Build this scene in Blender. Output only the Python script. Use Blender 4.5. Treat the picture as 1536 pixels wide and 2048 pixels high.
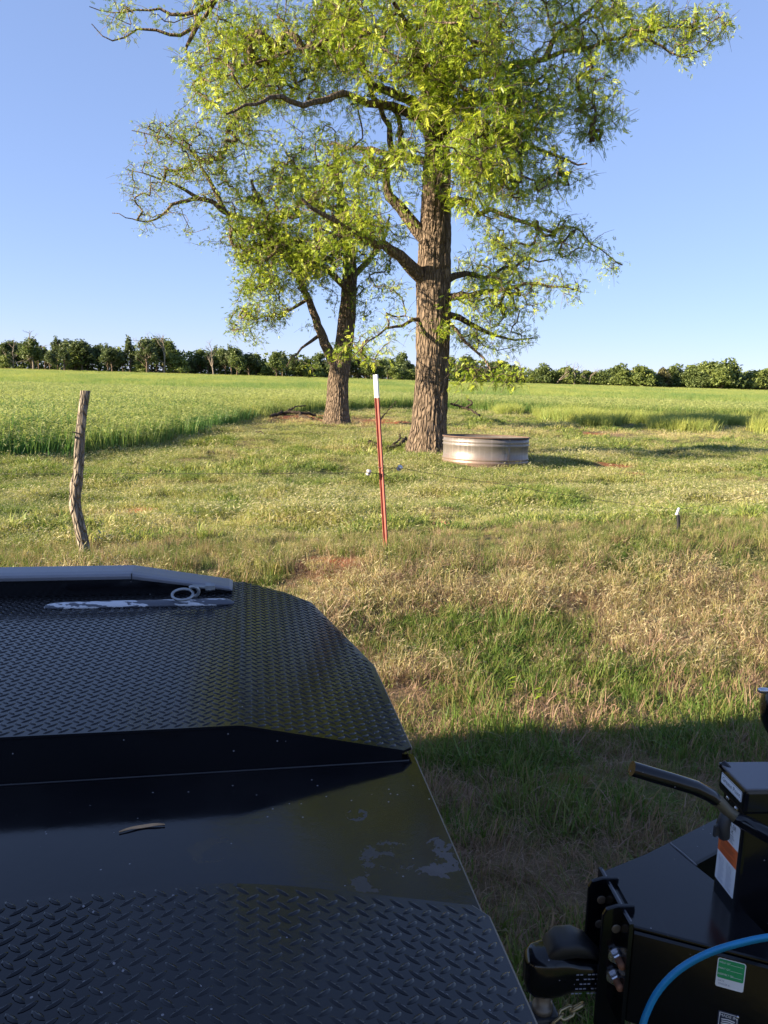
import bpy, bmesh, math, random
import numpy as np
from mathutils import Vector, Matrix
for o in list(bpy.data.objects): bpy.data.objects.remove(o)
S = bpy.context.scene
COL = S.collection
rad = math.radians
random.seed(4)
RNG = np.random.default_rng(11)

# ------------------------------------------------------------------ camera
F, HZ, ROLL, EYE = 1540.0, 756.0, rad(1.5), 1.65          # focal length and horizon in photo pixels
PIT = math.atan((1024 - HZ) / F)
fw = np.array([0, math.cos(PIT), -math.sin(PIT)]); rr = np.array([1.0, 0, 0]); uu = np.array([0, math.sin(PIT), math.cos(PIT)])
CR = rr * math.cos(ROLL) + uu * math.sin(ROLL); CU = uu * math.cos(ROLL) - rr * math.sin(ROLL)
C0 = np.array([0, 0, EYE])
cam = bpy.data.cameras.new('camera'); co = bpy.data.objects.new('camera', cam); COL.objects.link(co)
cam.sensor_fit = 'VERTICAL'; cam.sensor_height = 24.0; cam.lens = F / 2048 * 24.0
cam.clip_start = 0.05; cam.clip_end = 6000
co.matrix_world = Matrix(((CR[0], CU[0], -fw[0], 0), (CR[1], CU[1], -fw[1], 0), (CR[2], CU[2], -fw[2], EYE), (0, 0, 0, 1)))
S.camera = co
S.render.resolution_x, S.render.resolution_y = 768, 1024

# ------------------------------------------------------------------ light
SUN_EL, SUN_AZ = rad(18.5), rad(18.3)      # light travels towards (+x, a little +y)
w = bpy.data.worlds.new('World'); S.world = w; w.use_nodes = True
nt = w.node_tree
sky = nt.nodes.new('ShaderNodeTexSky'); sky.sky_type = 'NISHITA'; sky.sun_disc = False
sky.sun_elevation = SUN_EL
sdir = Vector((-math.cos(SUN_AZ) * math.cos(SUN_EL), -math.sin(SUN_AZ) * math.cos(SUN_EL), math.sin(SUN_EL)))   # towards the sun
sky.sun_rotation = math.atan2(sdir.x, sdir.y)
sky.altitude = 200; sky.air_density = 0.8; sky.dust_density = 0.0; sky.ozone_density = 7.0
bg = nt.nodes['Background']; bg.inputs['Strength'].default_value = 0.12
gm = nt.nodes.new('ShaderNodeGamma'); gm.inputs[1].default_value = 0.48        # the camera's flatter tone response
wb = nt.nodes.new('ShaderNodeMix'); wb.data_type = 'RGBA'; wb.blend_type = 'MULTIPLY'; wb.inputs[0].default_value = 1; wb.inputs[7].default_value = (1.03, .975, 1.17, 1)
nt.links.new(sky.outputs[0], gm.inputs[0]); nt.links.new(gm.outputs[0], wb.inputs[6]); nt.links.new(wb.outputs[2], bg.inputs[0])
sun = bpy.data.lights.new('sun', 'SUN'); sun.energy = 4.8; sun.angle = rad(0.55); sun.color = (1.0, 0.84, 0.60)
so = bpy.data.objects.new('sun', sun); COL.objects.link(so)
so.rotation_euler = sdir.to_track_quat('Z', 'Y').to_euler()
S.view_settings.view_transform = 'Standard'; S.view_settings.look = 'None'
S.view_settings.exposure = 1.88; S.view_settings.gamma = 1.0
S.cycles.max_bounces = 6; S.cycles.diffuse_bounces = 3; S.cycles.glossy_bounces = 3; S.cycles.transmission_bounces = 4
S.cycles.transparent_max_bounces = 8; S.cycles.use_denoising = True
S.cycles.sample_clamp_indirect = 8

# ------------------------------------------------------------------ maths helpers
def ray(x, y): return CR * (x - 768) / F - CU * (y - 1024) / F + fw
def PY(x, y, Y): d = ray(x, y); return C0 + d * Y / d[1]
def PZ(x, y, z): d = ray(x, y); return C0 + d * (z - EYE) / d[2]

def _h(i, j, k, s):
    n = (i * 374761393 + j * 668265263 + k * 2147483647 + s * 974711) & 0xffffffff
    n = ((n ^ (n >> 13)) * 1274126177) & 0xffffffff
    n = ((n ^ (n >> 15)) * 2246822519) & 0xffffffff
    return ((n ^ (n >> 16)) & 0xffff) / 65535.0
def noise3(x, y, z, s=0):
    x, y, z = np.broadcast_arrays(np.asarray(x, float), np.asarray(y, float), np.asarray(z, float))
    xi, yi, zi = np.floor(x).astype(np.int64), np.floor(y).astype(np.int64), np.floor(z).astype(np.int64)
    fx, fy, fz = x - xi, y - yi, z - zi
    fx, fy, fz = [t * t * (3 - 2 * t) for t in (fx, fy, fz)]
    r = 0
    for a in (0, 1):
        for b in (0, 1):
            for c in (0, 1):
                r = r + _h(xi + a, yi + b, zi + c, s) * (fx if a else 1 - fx) * (fy if b else 1 - fy) * (fz if c else 1 - fz)
    return r
def fbm(x, y, z=0.0, s=0, o=3):
    r = 0; a = 0.5; t = 0
    for i in range(o):
        r = r + a * noise3(np.asarray(x) * 2**i, np.asarray(y) * 2**i, np.asarray(z) * 2**i, s + i); t += a; a *= .5
    return r / t

# ------------------------------------------------------------------ terrain height
RA = rad(9.0)
VK = [-400, -3, 0, 2.5, 3.2, 3.8, 4.6, 5.2, 5.8, 6.4, 7.2, 9, 12, 20, 45, 100, 180, 250, 400, 3000]
ZK = [0, 0, 0, 0, -.05, -.13, -.10, .02, .155, .235, .17, .0, -.12, -.15, -.15, .12, .5, .85, .9, .9]
def gz(x, y):
    x = np.asarray(x, float); y = np.asarray(y, float)
    v = -x * math.sin(RA) + y * math.cos(RA)
    z = 0
    for dv in (-.35, 0, .35): z = z + np.interp(v + dv * np.clip(v / 5, .3, 1), VK, ZK) / 3
    z = z + .035 * np.clip(x, -4, 6) * np.exp(-((v - 6.6) / 1.3) ** 2)
    far = np.clip((y - 60) / 190, 0, 1)
    z = z - .0022 * np.clip(x, -200, 200) * far
    near = np.clip((v - 3.2) / 2, 0, 1) * np.clip((60 - y) / 20, 0, 1)
    past = np.clip((v - 7.2) / 1.5, 0, 1); near = near * (1 - .7 * np.exp(-((v - 6.4) / .6) ** 2))
    z = z + near * ((.10 + .10 * past) * (fbm(x * .55, y * .55, 0, 3, 2) - .5) + (.08 + .09 * past) * (fbm(x * 1.5, y * 1.9, 0, 8, 2) - .5))
    return z
def hit(px, py):
    d = ray(px, py); t = 1.0
    for i in range(4000):
        P = C0 + d * t
        if P[2] <= gz(P[0], P[1]): break
        t *= 1.004
    return C0 + d * t

# patches of dry straw / bare soil, each standing where it lies on the ground
PATCH = []   # x, y, rx, ry, dry, soil
def patch(px, py, rx, ry, dry, soil):
    c = hit(px, py); a = hit(px + rx, py); b = hit(px, py + ry); b2 = hit(px, py - ry)
    PATCH.append((c[0], c[1], max(.1, abs(a[0] - c[0])), max(.1, abs(b2[1] - b[1]) * .5), dry, soil))
for p in [(650, 1132, 90, 22, .5, .8), (690, 1190, 110, 35, .75, .15), (1190, 1190, 170, 35, .5, .05), (1450, 1190, 100, 40, .5, .05),
          (810, 1390, 80, 60, .9, .1), (1060, 1440, 170, 28, .7, .05), (1330, 1250, 110, 35, .55, 0), (930, 1180, 60, 30, .4, 0), (1100, 1270, 130, 30, -.25, 0), (900, 1250, 80, 30, -.2, 0),
          (1420, 1340, 110, 30, -.3, 0), (1050, 1370, 90, 18, -.2, 0), (700, 1250, 60, 60, .3, 0), (1260, 1120, 60, 16, -.3, 0),
          (268, 1027, 34, 7, .3, 1), (540, 997, 24, 5, .3, 1), (490, 943, 40, 6, .3, .8), (680, 972, 20, 5, .3, .7), (1270, 949, 20, 4, .4, 1),
          (1065, 908, 40, 6, .4, .8), (590, 833, 75, 9, .6, .6), (752, 845, 65, 7, .6, .6), (880, 1050, 40, 9, .4, .5), (1320, 1030, 40, 8, .4, .4),
          (380, 945, 25, 5, .3, .6), (1225, 930, 40, 5, .4, .6), (1320, 975, 50, 6, .4, .5), (1060, 1015, 40, 9, .3, .5), (460, 1050, 60, 10, .2, .2), (740, 800, 30, 6, .3, .5),
          (1320, 870, 200, 8, .3, .05), (1200, 868, 60, 5, .4, .35), (950, 1000, 120, 25, .15, .05), (820, 790, 60, 4, .3, .3),
          (950, 1600, 110, 40, .3, 0), (1180, 1560, 150, 40, .2, 0), (1100, 1650, 150, 30, -.4, 0), (1000, 1800, 100, 40, -.35, 0)]:
    patch(*p)
def drysoil(x, y):
    x = np.asarray(x, float); y = np.asarray(y, float)
    v = -x * math.sin(RA) + y * math.cos(RA)
    n = fbm(x * .9, y * .9, 0, 21, 3); n2 = fbm(x * .25, y * .25, 0, 31, 2)
    base = np.interp(v, [0, 3, 4.2, 5.2, 5.9, 6.6, 7.6, 10, 14, 30, 60], [.50, .52, .50, .44, .42, .48, .42, .36, .34, .34, .3])
    n3 = fbm(x * 3.4, y * 3.4, 0, 61, 2); verge = np.clip((6.2 - v) / 1.0, 0, 1)
    dry = base + (n - .5) * (.95 + .35 * verge) + (n2 - .5) * .3 + (n3 - .5) * (.25 + .75 * verge)
    soil = np.clip((fbm(x * 1.3, y * 1.3, 0, 41, 3) - .66) * 3, 0, .35) * np.clip(1.5 - v * .01, .3, 1)
    wob = 1 + .8 * (fbm(x * 2.3, y * 2.3, 0, 77, 3) - .5)
    for (cx, cy, rx, ry, d, s) in PATCH:
        g = np.exp(-(((x - cx) / rx) ** 2 + ((y - cy) / ry) ** 2) * .8 * wob)
        dry = dry + d * g * (1 - .35 * verge); soil = soil + s * g
    return np.clip(dry, 0, 1), np.clip(soil, 0, 1)

# ------------------------------------------------------------------ object helpers
def tag(o, label=None, cat=None, group=None, kind=None):
    if label: o['label'] = label
    if cat: o['category'] = cat
    if group: o['group'] = group
    if kind: o['kind'] = kind
    return o
def empty(name, loc, label, cat, group=None):
    o = bpy.data.objects.new(name, None); COL.objects.link(o); o.location = tuple(loc); o.empty_display_size = .2
    return tag(o, label, cat, group)
class MB:
    """collects polygons, links them as one mesh object"""
    def __init__(s): s.v = []; s.f = []; s.m = []; s.sm = []
    def add(s, vs, fs, mat=0, smooth=False):
        b = len(s.v); s.v += [tuple(p) for p in vs]
        for f in fs: s.f.append([b + i for i in f]); s.m.append(mat); s.sm.append(smooth)
    def prism(s, pts, z0, z1, mat=0):
        """pts counter-clockwise [(x,y)], z scalars or per-point lists"""
        n = len(pts); a = z0 if hasattr(z0, '__len__') else [z0] * n; b = z1 if hasattr(z1, '__len__') else [z1] * n
        vs = [(p[0], p[1], a[i]) for i, p in enumerate(pts)] + [(p[0], p[1], b[i]) for i, p in enumerate(pts)]
        fs = [list(range(n))[::-1], list(range(n, 2 * n))] + [[i, (i + 1) % n, n + (i + 1) % n, n + i] for i in range(n)]
        s.add(vs, fs, mat)
    def box(s, c, size, ex=(1, 0, 0), ey=(0, 1, 0), ez=(0, 0, 1), mat=0, bev=0.0):
        c = np.array(c, float); ex, ey, ez = [np.array(e, float) for e in (ex, ey, ez)]
        hx, hy, hz = [q / 2 for q in size]
        b = min(bev, hx * .9, hy * .9, hz * .9)
        if b <= 0:
            vs = [c + ex * hx * i + ey * hy * j + ez * hz * k for i in (-1, 1) for j in (-1, 1) for k in (-1, 1)]
            s.add(vs, [(0, 1, 3, 2), (4, 6, 7, 5), (0, 4, 5, 1), (2, 3, 7, 6), (0, 2, 6, 4), (1, 5, 7, 3)], mat); return
        bm = bmesh.new(); bmesh.ops.create_cube(bm, size=1)
        for q in bm.verts: q.co = Vector((q.co.x * 2 * hx, q.co.y * 2 * hy, q.co.z * 2 * hz))
        bmesh.ops.bevel(bm, geom=list(bm.edges), offset=b, segments=2, profile=.6, affect='EDGES')
        bm.verts.index_update()
        s.add([c + ex * q.co.x + ey * q.co.y + ez * q.co.z for q in bm.verts], [[q.index for q in f.verts] for f in bm.faces], mat)
        bm.free()
    def tube(s, pts, r, n=8, mat=0, caps=True, smooth=True, squash=None):
        pts = [np.array(p, float) for p in pts]; k = len(pts)
        r = list(r) if hasattr(r, '__len__') else [r] * k
        ref = None; vs = []
        for i in range(k):
            t = pts[min(i + 1, k - 1)] - pts[max(i - 1, 0)]; t /= (np.linalg.norm(t) + 1e-9)
            if ref is None:
                ref = np.cross(t, (0, 0, 1.)) if abs(t[2]) < .9 else np.cross(t, (1., 0, 0))
            ref = ref - t * (ref @ t); ref /= (np.linalg.norm(ref) + 1e-9); q = np.cross(t, ref)
            sq = squash[i] if squash else 1
            for j in range(n):
                a = 2 * math.pi * j / n
                vs.append(pts[i] + ref * math.cos(a) * r[i] + q * math.sin(a) * r[i] * sq)
        fs = [[i * n + j, i * n + (j + 1) % n, (i + 1) * n + (j + 1) % n, (i + 1) * n + j] for i in range(k - 1) for j in range(n)]
        s.add(vs, fs, mat, smooth)
        if caps:
            s.add(vs[:n], [list(range(n))[::-1]], mat); s.add(vs[-n:], [list(range(n))], mat)
    def lathe(s, prof, c, n=48, axis=(0, 0, 1), mat=0, smooth=True, mats=None):
        c = np.array(c, float); ax = np.array(axis, float); ax /= np.linalg.norm(ax)
        e1 = np.cross(ax, (1., 0, 0)) if abs(ax[0]) < .9 else np.cross(ax, (0, 1., 0)); e1 /= np.linalg.norm(e1); e2 = np.cross(ax, e1)
        vs = [c + ax * z + (e1 * math.cos(2 * math.pi * j / n) + e2 * math.sin(2 * math.pi * j / n)) * r for r, z in prof for j in range(n)]
        k = len(prof); b = len(s.v); s.v += [tuple(p) for p in vs]
        for i in range(k - 1):
            for j in range(n):
                s.f.append([b + i * n + j, b + i * n + (j + 1) % n, b + (i + 1) * n + (j + 1) % n, b + (i + 1) * n + j])
                s.m.append(mats[i] if mats else mat); s.sm.append(smooth)
    def loft(s, rings, mat=0, smooth=True, caps=True):
        n = len(rings[0]); vs = [p for r in rings for p in r]
        s.add(vs, [[i * n + j, i * n + (j + 1) % n, (i + 1) * n + (j + 1) % n, (i + 1) * n + j] for i in range(len(rings) - 1) for j in range(n)], mat, smooth)
        if caps: s.add(rings[0], [list(range(n))[::-1]], mat); s.add(rings[-1], [list(range(n))], mat)
    def build(s, name, mats, parent=None, loc=None):
        me = bpy.data.meshes.new(name)
        org = np.array(parent.matrix_basis.translation if parent else (0, 0, 0)) if loc is None else np.array(loc)
        if parent and parent.parent: org = org + np.array(parent.parent.matrix_basis.translation)
        V = np.array(s.v, float) - org
        me.from_pydata([tuple(p) for p in V], [], s.f)
        mats = mats if isinstance(mats, (list, tuple)) else [mats]
        for m in mats: me.materials.append(m)
        me.polygons.foreach_set('material_index', s.m); me.polygons.foreach_set('use_smooth', s.sm)
        me.update()
        o = bpy.data.objects.new(name, me); COL.objects.link(o)
        if parent: o.parent = parent
        elif loc is not None: o.location = tuple(loc)
        return o
def quadmesh(name, V, attrs=None, mat=None, n=4):
    """V (k*n,3) with faces of n consecutive verts; attrs: per-vertex floats"""
    k = len(V) // n; me = bpy.data.meshes.new(name)
    me.vertices.add(len(V)); me.vertices.foreach_set('co', np.asarray(V, np.float32).ravel())
    me.loops.add(k * n); me.loops.foreach_set('vertex_index', np.arange(k * n, dtype=np.int32))
    me.polygons.add(k); me.polygons.foreach_set('loop_start', np.arange(0, k * n, n, dtype=np.int32)); me.polygons.foreach_set('loop_total', np.full(k, n, np.int32))
    for a, d in (attrs or {}).items():
        at = me.attributes.new(a, 'FLOAT', 'POINT'); at.data.foreach_set('value', np.asarray(d, np.float32))
    if mat: me.materials.append(mat)
    me.update(calc_edges=True)
    return me

# ------------------------------------------------------------------ material helpers
class NT:
    def __init__(s, name):
        s.m = bpy.data.materials.new(name); s.m.use_nodes = True; s.t = s.m.node_tree
        for n in list(s.t.nodes): s.t.nodes.remove(n)
        s.out = s.t.nodes.new('ShaderNodeOutputMaterial')
    def n(s, typ, **kw):
        nd = s.t.nodes.new('ShaderNode' + typ)
        for k, v in kw.items():
            if k.startswith('i_'):
                key = k[2:]; key = int(key) if key.isdigit() else key.replace('_', ' ')
                if hasattr(v, 'links') or isinstance(v, bpy.types.NodeSocket): s.t.links.new(v, nd.inputs[key])
                else: nd.inputs[key].default_value = v
            else: setattr(nd, k, v)
        return nd
    def l(s, a, b): s.t.links.new(a, b)
    def coord(s, sc=(1, 1, 1), kind='Object'):
        tc = s.n('TexCoord'); mp = s.n('Mapping'); mp.inputs['Scale'].default_value = sc
        s.l(tc.outputs[kind], mp.inputs[0]); return mp.outputs[0]
    def noise(s, sc, co=None, det=4, rough=.55):
        nd = s.n('TexNoise', i_Scale=sc, i_Detail=det, i_Roughness=rough)
        if co is not None: s.l(co, nd.inputs['Vector'])
        return nd.outputs['Fac']
    def ramp(s, f, *stops, interp='LINEAR'):
        r = s.n('ValToRGB'); s.l(f, r.inputs[0]); e = r.color_ramp.elements; r.color_ramp.interpolation = interp
        while len(e) < len(stops): e.new(.5)
        for i, (p, c) in enumerate(stops):
            e[i].position = p; c = (c, c, c) if not hasattr(c, '__len__') else c; e[i].color = (*c, 1)
        return r.outputs[0]
    def mix(s, f, a, b, blend='MIX'):
        nd = s.n('Mix', data_type='RGBA', blend_type=blend)
        for sock, v in ((nd.inputs[0], f), (nd.inputs[6], a), (nd.inputs[7], b)):
            if isinstance(v, bpy.types.NodeSocket): s.l(v, sock)
            elif hasattr(v, '__len__'): sock.default_value = (*v, 1)
            else: sock.default_value = v
        return nd.outputs[2]
    def math(s, op, a, b=0.0, clamp=False):
        nd = s.n('Math', operation=op, use_clamp=clamp)
        for i, v in enumerate((a, b)):
            if isinstance(v, bpy.types.NodeSocket): s.l(v, nd.inputs[i])
            else: nd.inputs[i].default_value = v
        return nd.outputs[0]
    def attr(s, name, inst=False):
        nd = s.n('Attribute', attribute_name=name); nd.attribute_type = 'INSTANCER' if inst else 'GEOMETRY'; return nd.outputs['Fac']
    def bump(s, h, strength=.3, dist=.02):
        b = s.n('Bump', i_Strength=strength, i_Distance=dist); s.l(h, b.inputs['Height']); return b.outputs[0]
    def bsdf(s, col, rough=.6, metal=0.0, spec=.5, normal=None, coat=0.0, coat_rough=.1):
        p = s.n('BsdfPrincipled')
        for k, v in (('Base Color', col), ('Roughness', rough), ('Metallic', metal), ('Specular IOR Level', spec), ('Coat Weight', coat), ('Coat Roughness', coat_rough)):
            if isinstance(v, bpy.types.NodeSocket): s.l(v, p.inputs[k])
            elif hasattr(v, '__len__'): p.inputs[k].default_value = (*v, 1)
            else: p.inputs[k].default_value = v
        if normal is not None: s.l(normal, p.inputs['Normal'])
        return p.outputs[0]
    def done(s, sh): s.l(sh, s.out.inputs[0]); return s.m
def simple(name, col, rough=.5, metal=0., spec=.5, var=.25, sc=30, bump=.0, coat=0.):
    t = NT(name); co_ = t.coord(); f = t.noise(sc, co_, 5)
    c = t.mix(f, [q * (1 - var) for q in col], [min(1, q * (1 + var)) for q in col])
    r = t.math('MULTIPLY_ADD', f, .2); t.t.nodes[-1].inputs[2].default_value = rough - .1
    nrm = t.bump(f, bump, .005) if bump else None
    return t.done(t.bsdf(c, r, metal, spec, nrm, coat))

# ---- plant materials
def leaf_mat(name, stops, trans=.35, inst=False, head=None, rough=.5, transcol=1.35):
    """colour from 'tint' (+ per-blade 'bv'); optional paler seed heads where 'hgt' is near 1"""
    t = NT(name)
    bv = t.attr('bv')
    if inst:
        tint = t.attr('tint', True)
        f = t.math('ADD', tint, t.math('MULTIPLY', t.math('SUBTRACT', bv, .5), .5), True)
    else: f = bv
    c = t.ramp(f, *stops)
    if head:
        hg = t.attr('hgt')
        c = t.mix(t.math('MULTIPLY', t.math('GREATER_THAN', hg, .999), head[0]), c, head[1])
    p = t.bsdf(c, rough, 0, .25)
    tr = t.n('BsdfTranslucent'); t.l(t.mix(1.0, c, (transcol, transcol * 1.02, transcol * .7), 'MULTIPLY'), tr.inputs[0])
    mx = t.n('MixShader', i_0=trans); t.l(p, mx.inputs[1]); t.l(tr.outputs[0], mx.inputs[2])
    return t.done(mx.outputs[0])
M = {}
M['lawn'] = leaf_mat('short_grass', [(0, (.065, .135, .022)), (.3, (.135, .195, .038)), (.5, (.215, .20, .075)), (.72, (.275, .178, .122)), (1, (.365, .248, .185))], .3, True, (.75, (.36, .28, .19)))
M['pasture'] = leaf_mat('pasture_grass', [(0, (.105, .175, .037)), (.35, (.25, .285, .07)), (.6, (.37, .35, .13)), (.8, (.45, .38, .19)), (1, (.48, .365, .23))], .3, True, (.75, (.46, .42, .26)))
M['crop'] = leaf_mat('rye_crop', [(0, (.055, .145, .045)), (.35, (.125, .225, .055)), (.6, (.235, .29, .085)), (1, (.36, .38, .10))], .38, True, (.85, (.42, .44, .17)))
M['pecan_leaf'] = leaf_mat('pecan_leaf', [(0, (.12, .20, .02)), (.5, (.28, .36, .028)), (1, (.46, .50, .055))], .22, rough=.42)
M['pecan_leaf2'] = leaf_mat('young_pecan_leaf', [(0, (.10, .165, .022)), (.5, (.25, .33, .028)), (1, (.44, .48, .055))], .22, rough=.42)
FARC = {'dark': ((.065, .09, .04), (.14, .175, .075)), 'mid': ((.075, .11, .036), (.17, .21, .068)), 'light': ((.10, .14, .04), (.23, .27, .075)), 'brown': ((.08, .075, .035), (.17, .16, .07))}
for k_, (a_, b_) in FARC.items(): M['far_' + k_] = leaf_mat('far_foliage_' + k_, [(0, a_), (1, b_)], .25)

def bark_mat(name, dark, light, sc=1.0):
    t = NT(name); c1 = t.coord((9 * sc, 9 * sc, 2.3 * sc)); n1 = t.noise(1.6, c1, 6, .65)
    c2 = t.coord((3, 3, 2)); n2 = t.noise(2.0, c2, 4)
    v = t.n('TexVoronoi', feature='DISTANCE_TO_EDGE', i_Scale=1.5); t.l(c1, v.inputs['Vector'])
    cr = t.ramp(v.outputs[0], (0, 0.), (.22, 1.))
    c = t.mix(n1, dark, light); c = t.mix(t.math('MULTIPLY', n2, .45), c, [q * 1.25 for q in light])
    c = t.mix(t.ramp(cr, (0, .45), (1, 0.)), c, [q * .5 for q in dark])
    h = t.math('ADD', cr, n1)
    return t.done(t.bsdf(c, .9, 0, .2, t.bump(h, 1.0, .06)))
M['bark'] = bark_mat('pecan_bark', (.07, .05, .038), (.29, .215, .155))
M['twig'] = simple('twig_bark', (.13, .095, .07), .85, var=.4, sc=6)
M['deadwood'] = bark_mat('dead_wood', (.17, .14, .11), (.50, .42, .34), 2.5)
M['rotwood'] = bark_mat('rotting_wood', (.05, .04, .03), (.17, .13, .10), 2.5)

# ---- ground
t = NT('pasture_ground'); oc = t.coord()
dry = t.attr('dry'); soil = t.attr('soil'); crop = t.attr('crop')
nf = t.noise(9, oc, 6, .7); nm = t.noise(1.3, oc, 5, .6)
dry2 = t.math('ADD', dry, t.math('MULTIPLY', t.math('SUBTRACT', nf, .5), .7), True)
g = t.ramp(dry2, (0, (.055, .08, .02)), (.45, (.13, .12, .05)), (1, (.22, .155, .10)))
so_ = t.ramp(nf, (.3, (.17, .062, .03)), (.7, (.33, .13, .065)))
sf = t.math('ADD', soil, t.math('MULTIPLY', t.math('SUBTRACT', nf, .5), .8), True)
c = t.mix(t.ramp(sf, (.25, 0.), (.55, 1.)), g, so_)
cg = t.ramp(nm, (.3, (.12, .17, .05)), (.7, (.20, .23, .08)))
c = t.mix(crop, c, cg)
M['ground'] = t.done(t.bsdf(c, .95, 0, .1, t.bump(nf, .8, .05)))

# ---- metals, paints
def black_paint(name, base=(.003, .0033, .0052), rough=.13, dust=.15, stain=None, fleck=True):
    t = NT(name); oc = t.coord(); n1 = t.noise(5, oc, 6, .6); n2 = t.noise(60, oc, 4, .6); n3 = t.noise(1.6, oc, 3)
    df = t.math('MULTIPLY', t.ramp(t.math('ADD', t.math('MULTIPLY', n1, .55), t.math('MULTIPLY', n3, .45)), (.40, 0.), (.66, 1.)), dust)
    df = t.math('ADD', df, t.math('MULTIPLY', t.ramp(n2, (.62, 0.), (.8, 1.)), dust * .6), True)
    c = t.mix(df, base, (.050, .042, .040))
    sc1 = t.noise(1.0, t.coord((3, 90, 20)), 3, .7); sc2 = t.noise(1.0, t.coord((70, 4, 20)), 3, .7)
    scr = t.math('MULTIPLY', t.ramp(t.math('MAXIMUM', sc1, sc2), (.70, 0.), (.76, 1.)), t.ramp(n3, (.45, 0.), (.65, .7)))
    c = t.mix(scr, c, (.085, .080, .085)); df = t.math('MAXIMUM', df, scr)
    r = t.math('MULTIPLY_ADD', df, .35); t.t.nodes[-1].inputs[2].default_value = rough
    if fleck:      # small chips and specks of dried mud
        v = t.n('TexVoronoi', i_Scale=44.0); t.l(oc, v.inputs['Vector'])
        fk = t.math('MULTIPLY', t.math('LESS_THAN', v.outputs['Distance'], .075), t.math('GREATER_THAN', t.noise(7, oc, 2), .53))
        c = t.mix(fk, c, (.20, .19, .20))
        r = t.mix(fk, r, (.8, .8, .8))
    if stain:      # dried mud run with its own outline, at one place on the plate
        for (sx, sy, sr, amt) in stain:
            vm = t.n('VectorMath', operation='DISTANCE'); t.l(oc, vm.inputs[0]); rel_ = PZ(sx, sy, .85) - np.array([-1.397, 1.013, 0]); vm.inputs[1].default_value = tuple(rel_)
            dn = t.noise(16, oc, 5, .65); dd = t.math('ADD', vm.outputs['Value'], t.math('MULTIPLY', t.math('SUBTRACT', dn, .5), sr * 2.2))
            band = t.math('MULTIPLY', t.math('LESS_THAN', dd, sr), t.math('GREATER_THAN', dn, .50))
            band = t.math('MULTIPLY', band, amt)
            c = t.mix(band, c, (.105, .090, .082)); r = t.mix(band, r, (.9, .9, .9))
    return t.done(t.bsdf(c, r, 0, .42, t.bump(t.math('ADD', n2, t.math('MULTIPLY', n1, .8)), .07, .002)))
M['black'] = black_paint('black_paint')
M['lug_top'] = simple('highlight_lug_tops', (.030, .031, .036), .24, var=.7, sc=14)  # lighter grey paints highlights into the colour of the lug crests
M['black_clean'] = black_paint('black_enamel', rough=.13, dust=.08)
M['bluegrey'] = simple('scuffed_grey_paint', (.085, .085, .10), .38, var=.3, sc=12)
M['rail_cap'] = simple('worn_rail_paint', (.20, .20, .225), .42, metal=.15, var=.18, sc=9, bump=.05)
t = NT('peeling_bar_paint'); oc = t.coord((9, 30, 30)); n1 = t.noise(1.0, oc, 5, .6)
f = t.ramp(n1, (.465, 1.), (.475, 0.)); c = t.mix(f, (.075, .08, .10), (.55, .55, .58))
M['peel'] = t.done(t.bsdf(c, .4, 0, .5, t.bump(f, .3, .002)))
M['dull_zinc'] = simple('weathered_zinc', (.30, .31, .32), .42, metal=.7, var=.3, sc=40)
M['zinc'] = simple('zinc_plate', (.55, .55, .58), .28, metal=.9, var=.2, sc=40)
M['rust_steel'] = simple('rusty_steel', (.20, .085, .045), .8, var=.5, sc=60, bump=.3)
M['brass_zinc'] = simple('yellow_zinc', (.42, .34, .20), .4, metal=.8, var=.35, sc=50)
M['dark_metal'] = simple('dark_steel', (.03, .03, .034), .5, var=.3)
M['rubber'] = simple('black_rubber', (.010, .010, .012), .5, var=.3)
M['bare'] = simple('bare_ground_steel', (.17, .14, .11), .45, metal=.4, var=.35, sc=45)
M['bare_worn'] = simple('worn_bronze_elbow', (.115, .095, .06), .5, metal=.3, var=.5, sc=45)
M['hose'] = simple('blue_hose', (.008, .22, .46), .5, var=.25, sc=25, bump=.05)
M['white_lbl'] = simple('white_label', (.75, .75, .76), .45, var=.06)
M['black_ink'] = simple('black_ink', (.012, .012, .014), .5, var=.1)
M['orange_lbl'] = simple('orange_label', (.72, .14, .035), .45, var=.08)
M['green_lbl'] = simple('green_label', (.015, .30, .10), .45, var=.08)
M['navy_lbl'] = simple('navy_label', (.012, .018, .05), .4, var=.1)
M['grey_ink'] = simple('grey_ink', (.25, .26, .33), .5, var=.1)
M['porcelain'] = simple('white_porcelain', (.50, .50, .52), .25, var=.08)
M['wire'] = simple('rusty_wire', (.05, .042, .036), .7, var=.3)
M['red_post'] = simple('red_oxide_paint', (.30, .088, .066), .62, var=.35, sc=14, bump=.1)
M['white_post'] = simple('white_paint', (.80, .80, .78), .5, var=.05)
t = NT('galvanised_steel'); oc = t.coord((2.2, 2.2, 6)); n1 = t.noise(1.6, oc, 6, .65); zz = t.n('SeparateXYZ'); t.l(t.coord(), zz.inputs[0])
wv = t.noise(3, t.coord((7, 7, .35)), 4, .6)
lowz = t.ramp(t.math('ADD', zz.outputs[2], t.math('MULTIPLY', n1, .5)), (.22, 1.), (.55, 0.))
c = t.mix(n1, (.12, .11, .105), (.26, .225, .205)); c = t.mix(t.ramp(wv, (.55, 0.), (.75, .5)), c, (.42, .40, .39))
c = t.mix(t.math('MULTIPLY', lowz, .8), c, (.30, .17, .115))
rs = t.ramp(t.math('ADD', t.math('MULTIPLY', wv, .6), t.math('MULTIPLY', n1, .4)), (.56, 0.), (.72, .6)); c = t.mix(rs, c, (.22, .13, .09))
M['galv'] = t.done(t.bsdf(c, .45, .40, .5, t.bump(n1, .25, .02)))
M['rim'] = simple('rusted_rim', (.12, .075, .055), .8, var=.4, sc=12)
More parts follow.
